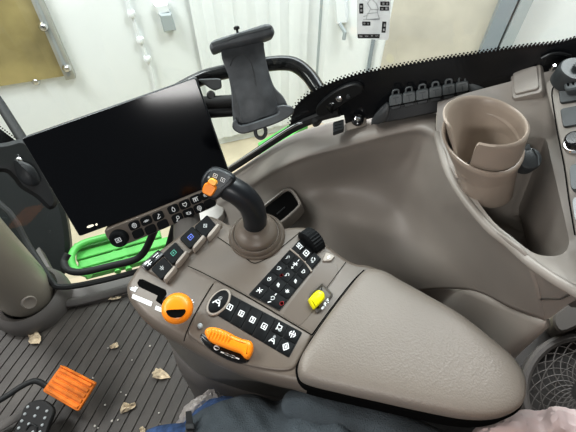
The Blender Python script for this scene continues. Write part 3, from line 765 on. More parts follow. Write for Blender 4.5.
# ------------------------------------------------ cable clip strip
sn = V((-.29, -.88, .36)).normalized()
cs = Pl(WIN.pt(384, 118, .035), sn)
t = thing('cable_holder', 'black tray strip carrying six grey clips along the window sill', 'cable holder', WIN.pt(425, 108, .03))
bm = NB(); slab(bm, [cs.pt(x, y) for x, y in ((371, 125), (373, 118), (386, 104), (392, 106), (430, 98), (470, 90), (480, 92), (488, 99), (470, 106), (440, 112), (400, 120))], cs.n, [(0, -.03), (0, -.002), (.002, 0)]); obj('tray', bm, 'black', t)
bm = NB(); slab(bm, crom([cs.pt(x, y) for x, y in ((371, 124), (375, 114), (387, 102), (390, 108), (386, 121))], 2, True), cs.n, [(0, -.002), (.001, .006), (.003, .007)]); obj('end_piece', bm, 'dkgrey', t)
bm = NB(); slab(bm, crom([cs.pt(x, y) for x, y in ((468, 83), (478, 84), (488, 90), (494, 97), (482, 97), (470, 93))], 2, True), cs.n, [(0, -.002), (.001, .005), (.003, .006)]); obj('end_piece', bm, 'clip', t)
for k in range(6):
    cx = 396 + 13.15 * k; cy = 98.8 - 2.65 * k
    def q_(dx, dy): return cs.pt(cx + dx, cy + dy)
    bm = NB(); slab(bm, crom([q_(*p) for p in ((-6.4, -2), (-4, -4), (3.5, -5.5), (6.4, -4.5), (6.6, 3), (5.4, 4.5), (-5, 6.5), (-6.5, 5))], 2, True), cs.n, [(0, .0), (0, .007), (.0015, .009)])
    c = obj('clip', bm, 'clip', t)
    bm = NB(); tube(bm, crom([q_(*p) for p in ((-3.2, -4.5), (-2.8, -8.2), (0, -9.6), (2.6, -9.2), (3, -5.5))], 3), .0017, 6)
    bmesh.ops.translate(bm, verts=bm.verts[:], vec=cs.n * .006); obj('loop', bm, 'clip', c)
    bm = NB(); slab(bm, [q_(*p) for p in ((-5, 7.2), (5, 5.2), (5.2, 8.4), (-4.8, 10.6))], cs.n, [(0, 0), (0, .005), (.001, .006)]); obj('foot', bm, 'dkgrey', c)
    bm = NB(); ribbon(bm, [q_(-2.5, -1.5) + cs.n * .0094, q_(3, -2.7) + cs.n * .0094], .0012, cs.n); ribbon(bm, [q_(-.2, -1) + cs.n * .0094, q_(.4, 4) + cs.n * .0094], .001, cs.n); obj('groove', bm, 'dkgrey', c, smooth=False)

# small connector and chrome screw on the sill
sl = Pl(WIN.pt(345, 118, .03), V((-.1, -.35, .93)))
bm = NB(); slab(bm, rquad(quad_px(sl, [(333, 124), (343.5, 121), (344, 131), (333, 135)]), 0, .12), sl.n, [(0, -.003), (0, .006), (.001, .008)])
for k in range(3):
    a = sl.pt(335, 125 + k * 3, .0085); b = sl.pt(342, 123.3 + k * 3, .0085); ribbon(bm, [a, b], .001, sl.n, 1)
tag(obj('plug_cover', bm, ['dkgrey', 'seam']), 'small black square plug cover on the sill near the grab bar', 'cover')
t = thing('clamp_screw', 'shiny screw in a black washer on a thin steel plate on the sill', 'screw', sl.pt(357, 122))
bm = NB(); slab(bm, rquad(quad_px(sl, [(345, 124), (366, 117), (367, 125), (346, 131)]), 0, .2), sl.n, [(0, -.002), (0, .001)]); obj('plate', bm, 'taupe_lt', t)
bm = NB(); lathe(bm, [(.0115, .001), (.0115, .007), (.009, .009), (.0075, .009)], sl.pt(357.5, 121), sl.n, 24); obj('washer', bm, 'black_gl', t)
bm = NB(); lathe(bm, [(.0075, .008), (.007, .012), (.004, .014), (0, .014)], sl.pt(357.5, 121), sl.n, 12); obj('screw_head', bm, 'silver', t)
# black foam block at the end of the metal strip
bm = NB(); fb = Pl(WIN.pt(306, 118, .02), V((-.2, -.5, .8)))
slab(bm, crom([fb.pt(x, y) for x, y in ((312, 121), (315, 114), (320, 113), (322, 118), (318, 124), (313, 125))], 3, True), fb.n, [(0, -.01), (0, .004), (.003, .007)])
tag(obj('foam_seal', bm, 'rubber'), 'black foam seal block at the corner of the side window sill', 'seal')

# ================================================================== GRAB BAR + bracket
t = thing('grab_bar', 'black bent tubular grab bar bolted to the window corner', 'bar', WIN.pt(334, 108, .02))
bm = NB(); tube(bm, crom([Dp(120, 125, .80), Dp(170, 95, .785), Dp(200, 79, .775), Dp(220, 73, .77), Dp(262, 65, .76), Dp(284, 63, .755), Dp(297, 66, .75), Dp(309, 76, .745), Dp(319, 90, .735), Dp(330, 102, .72), Dp(336, 107, .712)], 6), .0142, 16); obj('tube', bm, 'black_gl', t)
bm = NB(); slab(bm, crom([WIN.pt(x, y, .008) for x, y in ((318, 104), (330, 92), (345, 83), (357, 80), (364, 84), (362, 90), (348, 98), (330, 110), (320, 112))], 4, True), WN, [(0, -.004), (0, .004), (.002, .006)]); obj('bracket', bm, 'black', t)
bm = NB(); lathe(bm, [(.006, 0), (.006, .003), (.003, .005), (0, .005)], WIN.pt(341, 94, .014), WN, 12); obj('bolt', bm, 'silver', t)
bm = NB(); lathe(bm, [(.004, 0), (.004, .003), (0, .004)], WIN.pt(350, 92, .014), WN, 12); obj('bolt', bm, 'dkgrey', t)
# lower arm behind the monitor
t = thing('monitor_arm', 'black double tube arm with clamp knobs behind the monitor top corner', 'arm', Dp(215, 100, .74))
bm = NB(); tube(bm, [Dp(150, 100, .73), Dp(205, 103, .73), Dp(245, 101, .72)], .0125, 14); obj('tube', bm, 'rubber', t)
bm = NB(); tube(bm, [Dp(190, 114, .74), Dp(215, 112, .735), Dp(245, 110, .73)], .011, 14); obj('tube', bm, 'black', t)
kp = face_plane(208, 86, .71)
bm = NB(); slab(bm, rquad(quad_px(kp, [(196, 79), (221, 78), (222, 88), (214, 91), ]), 0, .2), kp.n, [(0, -.012), (0, 0), (.002, .002)]); obj('clamp', bm, 'dkgrey', t)
bm = NB(); lathe(bm, [(.008, -.03), (.008, 0), (.006, .002), (0, .002)], kp.pt(211, 95), kp.n, 14); obj('knob', bm, 'black', t)

# ================================================================== PHONE HOLDER
hp = face_plane(252, 84, .63, (0.05, -.05, .12))
t = thing('phone_holder', 'dark grey spring phone holder mounted on the black grab bar, empty', 'phone holder', hp.pt(255, 120))
H = lambda L_, h=0: [hp.pt(x, y, h) for x, y in L_]
bm = NB(); slab(bm, crom(H([(222, 50), (240, 46), (262, 42), (264, 50), (268, 68), (274, 86), (283, 96), (288, 106), (289, 112), (270, 118), (240, 129), (234, 124), (232, 108), (231, 90), (227, 70)]), 4, True), hp.n, [(0, -.014), (0, -.002), (.002, 0)]); bk = obj('back_plate', bm, 'cradle', t)
bm = NB(); slab(bm, crom(H([(221, 51), (240, 47), (261, 41), (266, 60), (273, 90), (278, 112), (262, 118), (244, 124), (238, 105), (230, 80)]), 3, True), hp.n, [(0, -.001), (.0006, .0035), (.0016, .004)]); obj('pad', bm, 'cradle', bk)
bm = NB(); tube(bm, crom(H([(230, 66), (234, 58), (242, 55), (249, 60), (253, 70), (256, 86)], .0042), 4), .0006, 5); obj('scratch', bm, 'dkgrey', bk)
bm = NB(); slab(bm, crom(H([(210.5, 48), (214, 43), (225, 39), (245, 33), (264, 27), (270, 28), (273, 33), (272, 38), (262, 42), (240, 47), (222, 51), (213, 54)]), 3, True), hp.n, [(0, -.010), (0, .020), (.003, .025), (.005, .026)]); obj('top_clamp', bm, 'cradle', t)
bm = NB(); slab(bm, H([(212, 46), (240, 36.5), (270, 29.5), (271, 31), (241, 38.5), (213, 48)], .0255), hp.n, [(0, 0), (0, .0012)]); obj('clamp_edge', bm, 'clip', t)
bm = NB(); a0 = hp.pt(239, 40, .010); up_ = (hp.pt(237, 31) - hp.pt(239, 40)).normalized()
tube(bm, [a0, a0 + up_ * .016], .002, 8); lathe(bm, [(.0045, 0), (.0048, .003), (.003, .0045), (0, .0045)], a0 + up_ * .014, up_, 14); obj('screw_knob', bm, 'black', t)
bm = NB(); slab(bm, crom(H([(233, 122), (236, 119), (241, 125), (262, 119), (277, 113), (276, 107), (282, 105), (291, 107), (292, 113), (282, 120), (265, 127), (245, 133), (238, 132), (233, 128)]), 3, True), hp.n, [(0, -.012), (0, .018), (.002, .021)]); obj('bottom_clamp', bm, 'cradle', t)
bm = NB(); tube(bm, [hp.pt(260.5 + 5.2 * math.cos(a), 131.5 + 6.6 * math.sin(a), .002) for a in [2 * math.pi * k / 20 for k in range(21)]], .0032, 8, cap=False); obj('ring', bm, 'cradle', t)
bm = NB(); tube(bm, [hp.pt(250, 75, -.012), Dp(249, 67, .75)], .014, 14); obj('mount', bm, 'black', t)
bm = NB(); tube(bm, [hp.pt(258, 100, -.012), hp.pt(256, 105, -.06), Dp(243, 104, .725)], .010, 14); obj('mount', bm, 'black', t)

# ================================================================== MONITOR
mTL, mTR, mBR, mBL = V((-.4337, .4850, .8947)), V((-.1536, .5776, .9495)), V((-.1055, .5003, .7833)), V((-.3855, .4077, .7284))
mp_ = plane3(mTL, mTR, mBL); mn = mp_.n
mBR = mp_.pt(232, 181); mTL = mp_.pt(20.5, 138.5)
t = thing('touchscreen_monitor', 'large black tablet-like touchscreen monitor, switched off, ahead of the joystick', 'monitor', (mBL + mBR) / 2)
MQ = [mTL, mTR, mBR, mBL]
bm = NB(); slab(bm, rquad(MQ, 0, .016, 5), mn, [(.008, -.030), (0, -.022), (0, -.003), (.0015, -.0008), (.003, 0)]); obj('housing', bm, 'bezel', t)
bm = NB(); slab(bm, rquad(MQ, .008, .014, 5), mn, [(0, -.001), (0, .0006)]); scr = obj('screen', bm, 'screen', t, ang=20)
bm = NB()
for q4 in ([(86.5, 226), (93.5, 223.6), (94.5, 225.8), (87.5, 228.3)], [(95.2, 223.6), (97.4, 222.8), (98, 225), (95.8, 225.8)]):
    slab(bm, rquad([mp_.pt(x, y, .0008) for x, y in q4], 0, .4, 3), mn, [(0, 0), (0, .0003)])
obj('indicator', bm, mat('pale indicator', (.9, .85, .7), .4, emit=.6), scr)
# mounting bracket below
bm = NB(); tube(bm, [mp_.pt(160, 170, -.03), mp_.pt(185, 225, -.05), Z(190, 250, .75)], .027, 12); obj('mount', bm, 'taupe_dk', t)
# button bar under the screen
bp3 = Pl(mp_.o + mn * .006, mn); S = lambda x, y: (100 + x / 4.8, 160 + y / 4.8)
ol = crom([bp3.pt(*S(x, y)) for x, y in ((34, 332), (150, 285), (300, 225), (470, 155), (520, 140), (548, 160), (560, 195), (550, 222), (500, 248), (330, 322), (200, 378), (120, 408), (70, 412), (38, 385), (24, 355))], 3, True)
bm = NB(); slab(bm, ol, mn, [(0, -.03), (0, -.003), (.002, .0)]); bar_ = obj('button_bar', bm, 'taupe', t)
bm = NB(); ko = bp3.pt(119.5, 237.5)
lathe(bm, [(.0172, -.001), (.0172, .005), (.0150, .0105), (.0115, .0115), (.0108, .0105), (0, .0105)], ko, mn, 36); kb = obj('rotary_knob', bm, 'key', bar_)
bm = NB(); x1 = (mTR - mTL).normalized(); y1 = (mBL - mTL).normalized()
QQ = [ko - x1 * .006 - y1 * .005, ko + x1 * .006 - y1 * .005, ko + x1 * .006 + y1 * .005, ko - x1 * .006 + y1 * .005]
glyph(bm, 'boxx', QQ, mn, .0112, 0, .13, (0, 0, 1, 1)); obj('emblem', bm, 'white', kb, smooth=False)
ctr = [((165, 312), 'target'), ((222, 290), 'shaft'), ((280, 268), 'pen'), ((352, 235), 'drop'), ((407, 212), 'heart'), ((460, 187), 'rail'), ((508, 167), 'swap'),
       ((183, 352), None), ((243, 332), None), ((302, 308), None), ((372, 278), 'key'), ((425, 253), 'swap'), ((477, 230), 'cup'), ((527, 207), None)]
for (c, g) in ctr:
    a = V((27, -11.5)); b = V((9, 20)); c = V(c)
    q4 = [c - a - b, c + a - b, c + a + b, c - a + b]
    keycap('button', bar_, [bp3.pt(*S(*p)) for p in q4], mn, .0022, .04, 'key', g, r=.22, box=(.28, .16, .74, .84), w=.16)

# ================================================================== CONTROL ARMREST
AZ = .78; AP = HZ(AZ); UP = V((0, 0, 1))
ar = thing('control_armrest', 'taupe armrest console full of keypads and levers beside the seat', 'armrest console', V((.02, .22, 0)))
K = lambda L_, z=AZ: [Z(x, y, z) for x, y in L_]
body_px = [(127, 291), (131, 281), (140, 268), (152, 258), (164, 249.5), (182, 236), (197, 225), (208, 218), (220, 221), (232, 227), (262, 232), (296, 229), (312, 232), (330, 249), (352, 264), (372, 268), (400, 285), (420, 330), (400, 380), (330, 393), (292, 386), (262, 379), (232, 369), (205, 356), (182, 343), (160, 331), (143, 318), (131, 303)]
ol = crom(K(body_px, AZ - .014), 4, True); ol = [V((p.x, p.y, 0)) for p in ol]
bm = NB(); slab(bm, ol, UP, [(.045, AZ - .105), (.02, AZ - .085), (.006, AZ - .055), (0, AZ - .030), (0, AZ - .016), (.002, AZ - .008), (.006, AZ - .002), (.012, AZ)]); obj('console_body', bm, 'taupe', ar, ang=60)
# pad
pad_px = [(298, 372), (300, 358), (312, 338), (330, 312), (350, 286), (362, 272), (370, 268), (384, 270), (400, 279), (430, 296), (460, 314), (490, 338), (512, 357), (524, 376), (526, 394), (520, 408), (500, 417), (470, 418), (430, 411), (380, 400), (340, 391), (306, 382)]
pz = .792
ol = [V((p.x, p.y, 0)) for p in crom(K(pad_px, pz), 5, True)]
sa, sb = V((*Z(345, 335, pz).xy, 0)), V((*Z(480, 378, pz).xy, 0))
def spine(p):
    d_ = sb - sa; k_ = max(0, min(1, (p - sa).dot(d_) / d_.dot(d_))); return sa + d_ * k_
bm = NB(); olp = ccw(ol, UP); rings = []
for f_, h_ in ((.30, -.055), (.06, -.042), (0, -.018), (.004, -.008), (.018, .000), (.05, .006), (.12, .0095), (.28, .0122), (.55, .0135), (.85, .014)):
    rings.append([bm.verts.new(p.lerp(spine(p), f_) + UP * (pz + h_)) for p in olp])
for a, c in zip(rings, rings[1:]):
    for i in range(len(a)): bm.faces.new((a[i - 1], a[i], c[i], c[i - 1]))
for i in range(len(olp) // 2):
    q = [rings[-1][i], rings[-1][i + 1], rings[-1][-2 - i], rings[-1][-1 - i]]
    if len(set(q)) == 4: bm.faces.new(q)
obj('arm_pad', bm, 'taupe_pad', ar, ang=70)
bm = NB(); slab(bm, [p + UP * 0 for p in inset(ccw(ol, UP), UP, .03)], UP, [(.02, .62), (0, .66), (0, pz - .05)]); obj('pad_support', bm, 'taupe_dk', ar)
bm = NB(); slab(bm, inset(ccw(ol, UP), UP, -.0025), UP, [(0, AZ - .03), (0, AZ + .0008)]); obj('pad_gap', bm, 'seam', ar, smooth=False)
# pedestal
ped = [Z(x, y, .70) for x, y in ((155, 318), (175, 290), (230, 300), (330, 320), (380, 350), (340, 382), (290, 378), (250, 372), (215, 362), (180, 348))]
ol = [V((p.x, p.y, 0)) for p in crom(ped, 4, True)]
bm = NB(); slab(bm, ol, UP, [(.03, .02), (.012, .40), (0, .60), (0, AZ - .06)]); obj('pedestal', bm, mat('pedestal plastic', (.15, .14, .125), .45), ar, ang=60)
bm = NB(); slab(bm, inset(ccw(ol, UP), UP, -.012), UP, [(-.02, 0.0), (-.01, .25), (0, .50), (.006, .56), (.018, .57)]); obj('pedestal_skirt', bm, 'taupe_dk', ar, ang=60)
# grooves and seams on the top
def seam(L_, w=.0011, z=AZ + .0006, par=ar, m='seam', n=4):
    bm = NB(); ribbon(bm, crom(K(L_, z), n), w, UP); obj('seam', bm, m, par, smooth=False)
# raised module carrying the numbered keypad
mod_px = [(214, 283), (224, 284), (245, 295), (270, 309), (296, 325), (311, 334), (309, 342), (299, 360), (293, 369), (280, 371), (258, 368), (236, 362), (212, 351), (196, 341), (188, 333), (193, 318), (204, 298)]
ol = crom(K(mod_px, AZ), 4, True); bm = NB(); slab(bm, ol, UP, [(0, -.002), (0, .0015), (.0015, .003), (.004, .0036)]); mo = obj('keypad_module', bm, 'taupe', ar, ang=60)
seam([(188, 266), (205, 274), (228, 286), (248, 297), (275, 313), (312, 335)], .0014, AZ + .0042)
seam([(213, 284), (203, 300), (193, 318), (186, 334), (184, 341)], .0014, AZ + .0042)
seam([(217.5, 237), (232, 247), (247, 259), (252, 262.5), (258, 262.5), (270, 256), (288, 242), (300, 232)], .0012)
seam([(312, 335), (330, 310), (352, 282), (364, 270)], .0018)
seam([(346, 262), (334, 278), (318, 300)], .0010)
# numbered keypad
kb_px = [(230, 296.5), (303.5, 334.5), (289, 359), (219, 317.5)]
KQ = quad_px(AP, [(229.5, 295), (302, 333.5), (288.6, 358.5), (218.5, 317)], 0)
kz = .0038
bm = NB(); slab(bm, rquad(KQ, -.005, .03), UP, [(0, 0), (0, kz + .0003)]); kpad = obj('keypad', bm, 'keybed', ar, smooth=False)
us = [.0, .175, .335, .495, .66, .83, 1.0]
for i in range(4):
    keycap('key', kpad, subq(KQ, us[i], 0, us[i + 1], 1), UP, .0018, .02, 'key', str(i + 1), r=.06, base=kz, box=(.27, .35, .75, .62), w=.09)
for i in range(2):
    for j in range(2):
        keycap('key', kpad, subq(KQ, us[4 + i], j * .5, us[5 + i], j * .5 + .5), UP, .0018, .03, 'key', ['hitch', 'arrows', 'spray', 'diam'][i + 2 * j], r=.06, base=kz, box=(.25, .15, .75, .8), w=.14)
# oval key with ring
oc = Z(219, 302.5, AZ + kz); ma = (Z(228, 290.5, AZ + kz) - oc) * 1.0; mi_ = (Z(227.5, 309.5, AZ + kz) - oc)
mi_ = (mi_ - ma * mi_.dot(ma) / ma.dot(ma))
mi_ = mi_.normalized() * .0138
def ell(s, n=36): return [oc + ma * s * math.cos(2 * math.pi * k / n) + mi_ * (s + (s - 1) * .3) * math.sin(2 * math.pi * k / n) for k in range(n)]
bm = NB(); slab(bm, ell(1.04), UP, [(0, -.003), (0, .002), (.001, .0035), (.0022, .0035)]); ring_ = obj('oval_ring', bm, 'taupe_lt', ar, ang=60)
bm = NB(); slab(bm, ell(.86), UP, [(0, .002), (0, .0045), (.001, .0052)])
QQ = [oc + ma * .35 - mi_ * .5, oc + ma * .35 + mi_ * .5, oc - ma * .35 + mi_ * .5, oc - ma * .35 - mi_ * .5]
glyph(bm, 'spray', QQ, UP, .0056, 1, .13, (.0, .0, 1, 1)); obj('oval_key', bm, ['key', 'white'], ring_)
# upper keypad
K2 = quad_px(AP, [(249.5, 294.5), (289.8, 250.5), (311, 271.5), (279.5, 310.5)])
bm = NB(); slab(bm, rquad(K2, -.01, .02), UP, [(0, -.001), (0, .0016)]); kp2 = obj('keypad', bm, 'keybed', ar, smooth=False)
g2 = [['x', 'swing', None], ['half', 'leaf', 'tri'], ['loop', 'half', 'leaf'], ['undo', 'fan', 'leaf']]
vs = [[0, .5, .9, 1.0], [0, .36, .7, 1.0], [0, .36, .7, 1.0], [0, .33, .72, 1.0]]
ext = {(0, 0): 'x', }
ucut = [0, .25, .5, .75, 1.0]
lay = [ # u0,u1,v0,v1,glyph,box
 (0, .25, 0, .36, 'x'), (0, .25, .36, 1, 'swing'),
 (.25, .5, 0, .33, 'half'), (.25, .5, .33, .68, 'leaf'), (.25, .5, .68, 1, 'wheat'),
 (.5, .75, 0, .33, 'loop'), (.5, .75, .33, .68, 'undo'), (.5, .75, .68, 1, 'leaf'),
 (.75, 1, 0, .28, 'undo'), (.75, 1, .28, .68, 'fan'), (.75, 1, .68, 1, 'heart')]
for (u0, u1, v0, v1, g) in lay:
    e = None
    if (u0, v0) == (.5, .33): e = [('O', (.1, .05, .3, .2), 'red', .6)]; 
    if (u0, v0) == (0, .36): e = [('tri', (.35, .84, .65, .96), 'red', .35)]
    bx_ = (.28, .25, .72, .7) if v1 - v0 < .5 else (.28, .28, .72, .55)
    keycap('key', kp2, subq(K2, u0, v0, u1, v1), UP, .0016, .02, 'key', g, r=.06, base=.0012, box=bx_, w=.13, extra=e)
# three-key strip above
K3 = quad_px(AP, [(301, 239), (321, 259.5), (311.5, 270.5), (291.5, 249.5)])
bm = NB(); slab(bm, rquad(K3, -.01, .04), UP, [(0, -.001), (0, .002)]); kp3 = obj('keypad', bm, 'keybed', ar, smooth=False)
for i, g in enumerate(('SET', 'box', 'loop')):
    keycap('key', kp3, subq(K3, i / 3, 0, i / 3 + 1 / 3, 1), UP, .0024, .03, 'key', g, r=.1, base=.0016, box=(.2, .28, .82, .72), w=.13)
bm = NB(); tube(bm, crom(K([(290, 249), (299, 256), (307, 264), (311.5, 271.5)], AZ + .002), 4), .0016, 8); obj('strip_edge', bm, 'taupe_lt', ar)
# shallow tray right of upper keypad
tr_px = [(322, 262), (330, 262), (338, 268), (335, 279), (322, 297), (308, 318), (296, 327), (286, 320), (284, 312), (300, 290), (312, 274)]
bm = NB(); slab(bm, crom(K(tr_px), 3, True), UP, [(0, -.001), (.0005, .0006)]); obj('tray', bm, mat('tray gloss', (.15, .125, .105), .22), ar)
# scroll wheel
w0 = Z(297.5, 237, AZ + .004); w1 = Z(324.5, 252, AZ + .004); wc = Z(311.5, 242.5, AZ - .003); wd = (Z(322, 250, AZ) - Z(300, 230, AZ)).normalized(); wax = UP.cross(wd).normalized()
bm = NB(); lathe(bm, [(.021, -.0115), (.0245, -.009), (.0245, .009), (.021, .0115), (.010, .0115), (.009, .010), (0, .010)], wc, wax, 56, rib=.955); whl = obj('scroll_wheel', bm, 'key', ar, smooth=True, ang=25)
# small ramp with triangle mark next to wheel
bm = NB(); Q = quad_px(AP, [(326, 253), (335, 257), (331, 262), (322, 262)]); slab(bm, rquad(Q, 0, .2), UP, [(0, -.001), (0, .003), (.001, .004)]); glyph(bm, 'tri', Q, UP, .0043, 1, .14, (.3, .15, .7, .85)); obj('marker', bm, ['taupe_lt', 'white'], ar)
# yellow switch with its socket
bm = NB(); Q = quad_px(AP, [(309, 296), (322, 284), (333, 296), (317, 314)]); slab(bm, rquad(Q, -.02, .12), UP, [(0, -.001), (0, .003), (.002, .005), (.004, .003)]); ys = obj('switch_socket', bm, 'taupe_dk', ar)
bm = NB(); yp = Pl(Z(317, 299, AZ + .012), V((.1, -.25, .95)))
slab(bm, crom([yp.pt(x, y) for x, y in ((309.5, 300), (310, 297.5), (317, 290.5), (321.5, 290.5), (324.5, 293), (325, 298), (322, 302), (316, 308), (313.5, 307.5))], 3, True), yp.n, [(0, -.012), (0, -.002), (.0015, .001), (.003, .002)]); obj('yellow_rocker', bm, 'yellow', ys, label='bright yellow rocker')
bm = NB(); Q2 = quad_px(AP, [(318, 311), (328, 298), (332, 301), (322, 315)], .0045); 
Q2 = [Q2[0], Q2[1], Q2[2], Q2[3]]; glyph(bm, 'OFF', Q2, UP, .002, 0, .12, (.15, .1, .85, .9)); obj('switch_print', bm, 'white', ys, smooth=False)
# gate slot for the orange knob
bm = NB(); ol = K([(137.5, 283), (139.5, 279.5), (143, 279.5), (165.5, 290), (166.5, 294), (163.5, 299), (167, 303), (162, 305), (156, 300.5), (158, 295.5), (139, 286.5)], AZ)
slab(bm, ol, UP, [(-.0006, -.001), (0, .0008)]); obj('gate_slot', bm, 'seam', ar, smooth=False)
bm = NB()
for q4 in ([(133, 294), (152.5, 302), (151, 306.5), (131.5, 298)], [(156, 305.5), (167, 310), (165.5, 314), (154.8, 309.5)]):
    b2 = NB(); b2.faces.new([b2.verts.new(p) for p in K(q4, AZ + .0009)]); obj('scale_bar', b2, 'white', ar, smooth=False)
glyph(bm, 'rabbit', K([(131, 284), (139, 287.5), (136.5, 293), (128.8, 289.5)], AZ + .0008), UP, .0002, 0, .16, (0, 0, 1, 1))
obj('pictogram', bm, 'white', ar, smooth=False); bm = NB()
glyph(bm, 'wheat', K([(189, 298), (196, 301), (193, 307), (186.5, 304)], AZ + .0008), UP, .0002, 0, .18, (0, 0, 1, 1))
obj('pictogram', bm, 'white', ar, smooth=False)
# rocker row
rk = [((163.5, 270.5), 'wheat', 'ink2'), ((175, 255.5), 'box', 'teal'), ((192, 239.8), 'box', 'blue'), ((206.5, 228.5), 'tri', 'ink2')]
rp_ = Pl(Z(180, 255, AZ + .004), V((-.10, -.1, 1)))
bm = NB(); slab(bm, crom(K([(141.5, 268), (152, 259), (165, 250), (182, 237), (196, 227), (208, 219.5), (217, 222), (223, 228), (206, 242), (190, 257), (178, 273), (170, 285), (158, 279)], AZ - .002), 3, True), UP, [(0, 0), (.001, .004), (.003, .006)]); rb = obj('rocker_base', bm, 'taupe', ar)
for (c, g, gm) in rk:
    c = V(c); q4 = [c + V((-12, -.3)), c + V((1.3, -12.8)), c + V((10, -2.5)), c + V((-1.5, 10.2))]
    Q = quad_px(HZ(AZ + .004), q4)
    sw = keycap('rocker_switch', rb, Q, (UP + V((-.12, -.1, 0))).normalized(), .004, .0, 'key', g, gm, r=.12, w=.12, box=(.32, .32, .68, .68))
for (c, g, gm) in rk:
    c = V(c); f4 = [c + V((.5, 10)), c + V((11.5, -3)), c + V((14.5, -.5)), c + V((3, 13.5))]
    bm = NB(); slab(bm, rquad(K(f4, AZ + .003), 0, .25), UP, [(0, -.002), (0, .006), (.0015, .009)]); obj('guard_fin', bm, 'taupe_lt', rb)
bm = NB(); Q = K([(141, 266), (158.5, 250.5), (164.5, 255), (147.5, 271.5)], AZ + .004); slab(bm, rquad(Q, 0, .1), UP, [(0, 0), (0, .0025), (.001, .003)])
for s in ([(.15, .35), (.42, .35)], [(.15, .65), (.42, .65)], [(.28, .2), (.28, .8)], [(.6, .35), (.88, .35)], [(.66, .65), (.82, .65)]):
    ribbon(bm, [bil(Q, u, v) + UP * .0033 for u, v in s], .0012, UP, 1)
obj('label_plate', bm, ['black_gl', 'white'], rb)

# orange gear knob
t = thing('gear_knob', 'round orange gear knob with a black slot standing in its gate', 'knob', Z(170, 303, AZ + .001))
gc = Z(177.5, 308.5, AZ + .030)
bm = NB(); gaxis = (UP + (CAM - gc).normalized() * .9).normalized()
tube(bm, [Z(166, 301, AZ), gc], .006, 10); obj('stem', bm, 'black', t)
bm = NB(); r_ = .0215
lathe(bm, [(0, -.014), (r_ * .6, -.013), (r_ * .9, -.007), (r_, 0), (r_ * .97, .005), (r_ * .85, .009), (r_ * .6, .0115), (r_ * .3, .012), (0, .0122)], gc, gaxis, 36); kn = obj('knob', bm, 'orange', t, ang=70)
kpn = Pl(gc + gaxis * .0128, gaxis)
bm = NB(); slab(bm, crom([kpn.pt(x, y) for x, y in ((166, 311), (171, 309.8), (180, 309.6), (185, 309.5), (185, 312.5), (181, 316.5), (174, 317.5), (168.5, 315.5))], 3, True), gaxis, [(0, -.006), (0, .0005), (.001, -.0002)]); obj('slot', bm, 'seam', kn)

# orange throttle lever
t = thing('throttle_lever', 'orange ribbed throttle lever lying beside the numbered keys', 'lever', Z(225, 345, AZ))
bm = NB(); slab(bm, crom(K([(202, 334), (208, 337), (240, 352), (249, 356), (248, 362), (238, 363), (222, 357), (208, 348), (201, 340)], AZ + .003), 3, True), UP, [(0, -.002), (0, .002), (.001, .0025)])
glyph(bm, 'O', K([(214, 344), (221, 347), (219, 352), (212, 349)], AZ + .0055), UP, .0003, 1, .18, (0, 0, 1, 1))
glyph(bm, 'shaft', K([(222, 350), (240, 357), (238, 361), (220, 354)], AZ + .0055), UP, .0003, 1, .10, (0, 0, 1, 1))
obj('base_plate', bm, ['black_gl', 'white'], t)
lp = Pl(Z(225, 338, AZ + .022), V((.0, -.2, 1)))
ol = crom([lp.pt(x, y) for x, y in ((204.5, 334), (204.8, 329.5), (209, 326.8), (217, 327.3), (227, 331), (235, 335.5), (242.5, 338.5), (247, 339.5), (251, 341), (253.2, 346), (252, 353), (248.5, 358.5), (244.5, 358), (240, 353.5), (232, 350.5), (220, 346), (210, 341.5))], 4, True)
bm = NB(); slab(bm, ol, lp.n, [(.003, -.017), (.0005, -.013), (0, -.004), (.0012, 0), (.003, .0018), (.006, .0026)]); hd = obj('handle', bm, 'orange', t, ang=60)
bm = NB()
for k in range(7):
    x = 210 + k * 3.1; y0 = 329.0 + k * .95
    tube(bm, crom([lp.pt(x + 1.8, y0 - .3, .0018), lp.pt(x + .6, y0 + 5, .0034), lp.pt(x - 1.6, y0 + 9.5, .0015)], 3), .0011, 6)
obj('grip_rib', bm, 'orange', hd)
bm = NB(); lathe(bm, [(.0035, 0), (.0035, .004), (.002, .0055), (0, .0055)], Z(200.5, 326.5, AZ + .0036), UP, 12); obj('detent_pin', bm, 'pipe', t)

# joystick
jb = Z(257, 236, AZ)
t = thing('joystick', 'black joystick with an orange thumb switch on a ringed taupe boot', 'joystick', jb)
bm = NB(); lathe(bm, [(.0475, -.001), (.0475, .003), (.0455, .0055), (.0435, .004), (.0425, .004), (.0415, .010), (.039, .0125), (.0375, .0105), (.0365, .0105), (.0355, .017), (.032, .021), (.026, .025), (.020, .029), (.018, .033), (0, .033)], jb, (-.05, -.03, 1), 48); obj('boot', bm, 'taupe', t, ang=50)
st = [(254.5, 228, AZ + .020, .0165), (255, 222, AZ + .035, .0168), (254, 213, AZ + .058, .0172), (250, 204, AZ + .078, .0172), (243, 196.5, AZ + .094, .0172), (235, 191, AZ + .104, .0170), (227, 187, AZ + .110, .0165), (222, 185, AZ + .113, .014)]
cc = crom([V((x, y, 0)) for x, y, z, r in st], 4); zz = crom([V((z, r, 0)) for x, y, z, r in st], 4)
bm = NB(); tube(bm, [Z(a.x, a.y, b.x) for a, b in zip(cc, zz)], [b.y * 1.13 for b in zz], 20); obj('grip', bm, 'grip', t, ang=60)
jp = Pl(Z(217, 183, AZ + .128), (CAM - Z(217, 183, AZ + .128)).normalized() + V((-.15, -.15, 0)))
J = lambda x, y, h=0: jp.pt(190 + x / 3.6, 150 + y / 3.6, h)
ol = crom([J(x, y) for x, y in ((38, 105), (55, 78), (80, 62), (110, 66), (148, 84), (164, 104), (152, 130), (128, 150), (100, 178), (78, 182), (48, 160), (36, 135))], 4, True)
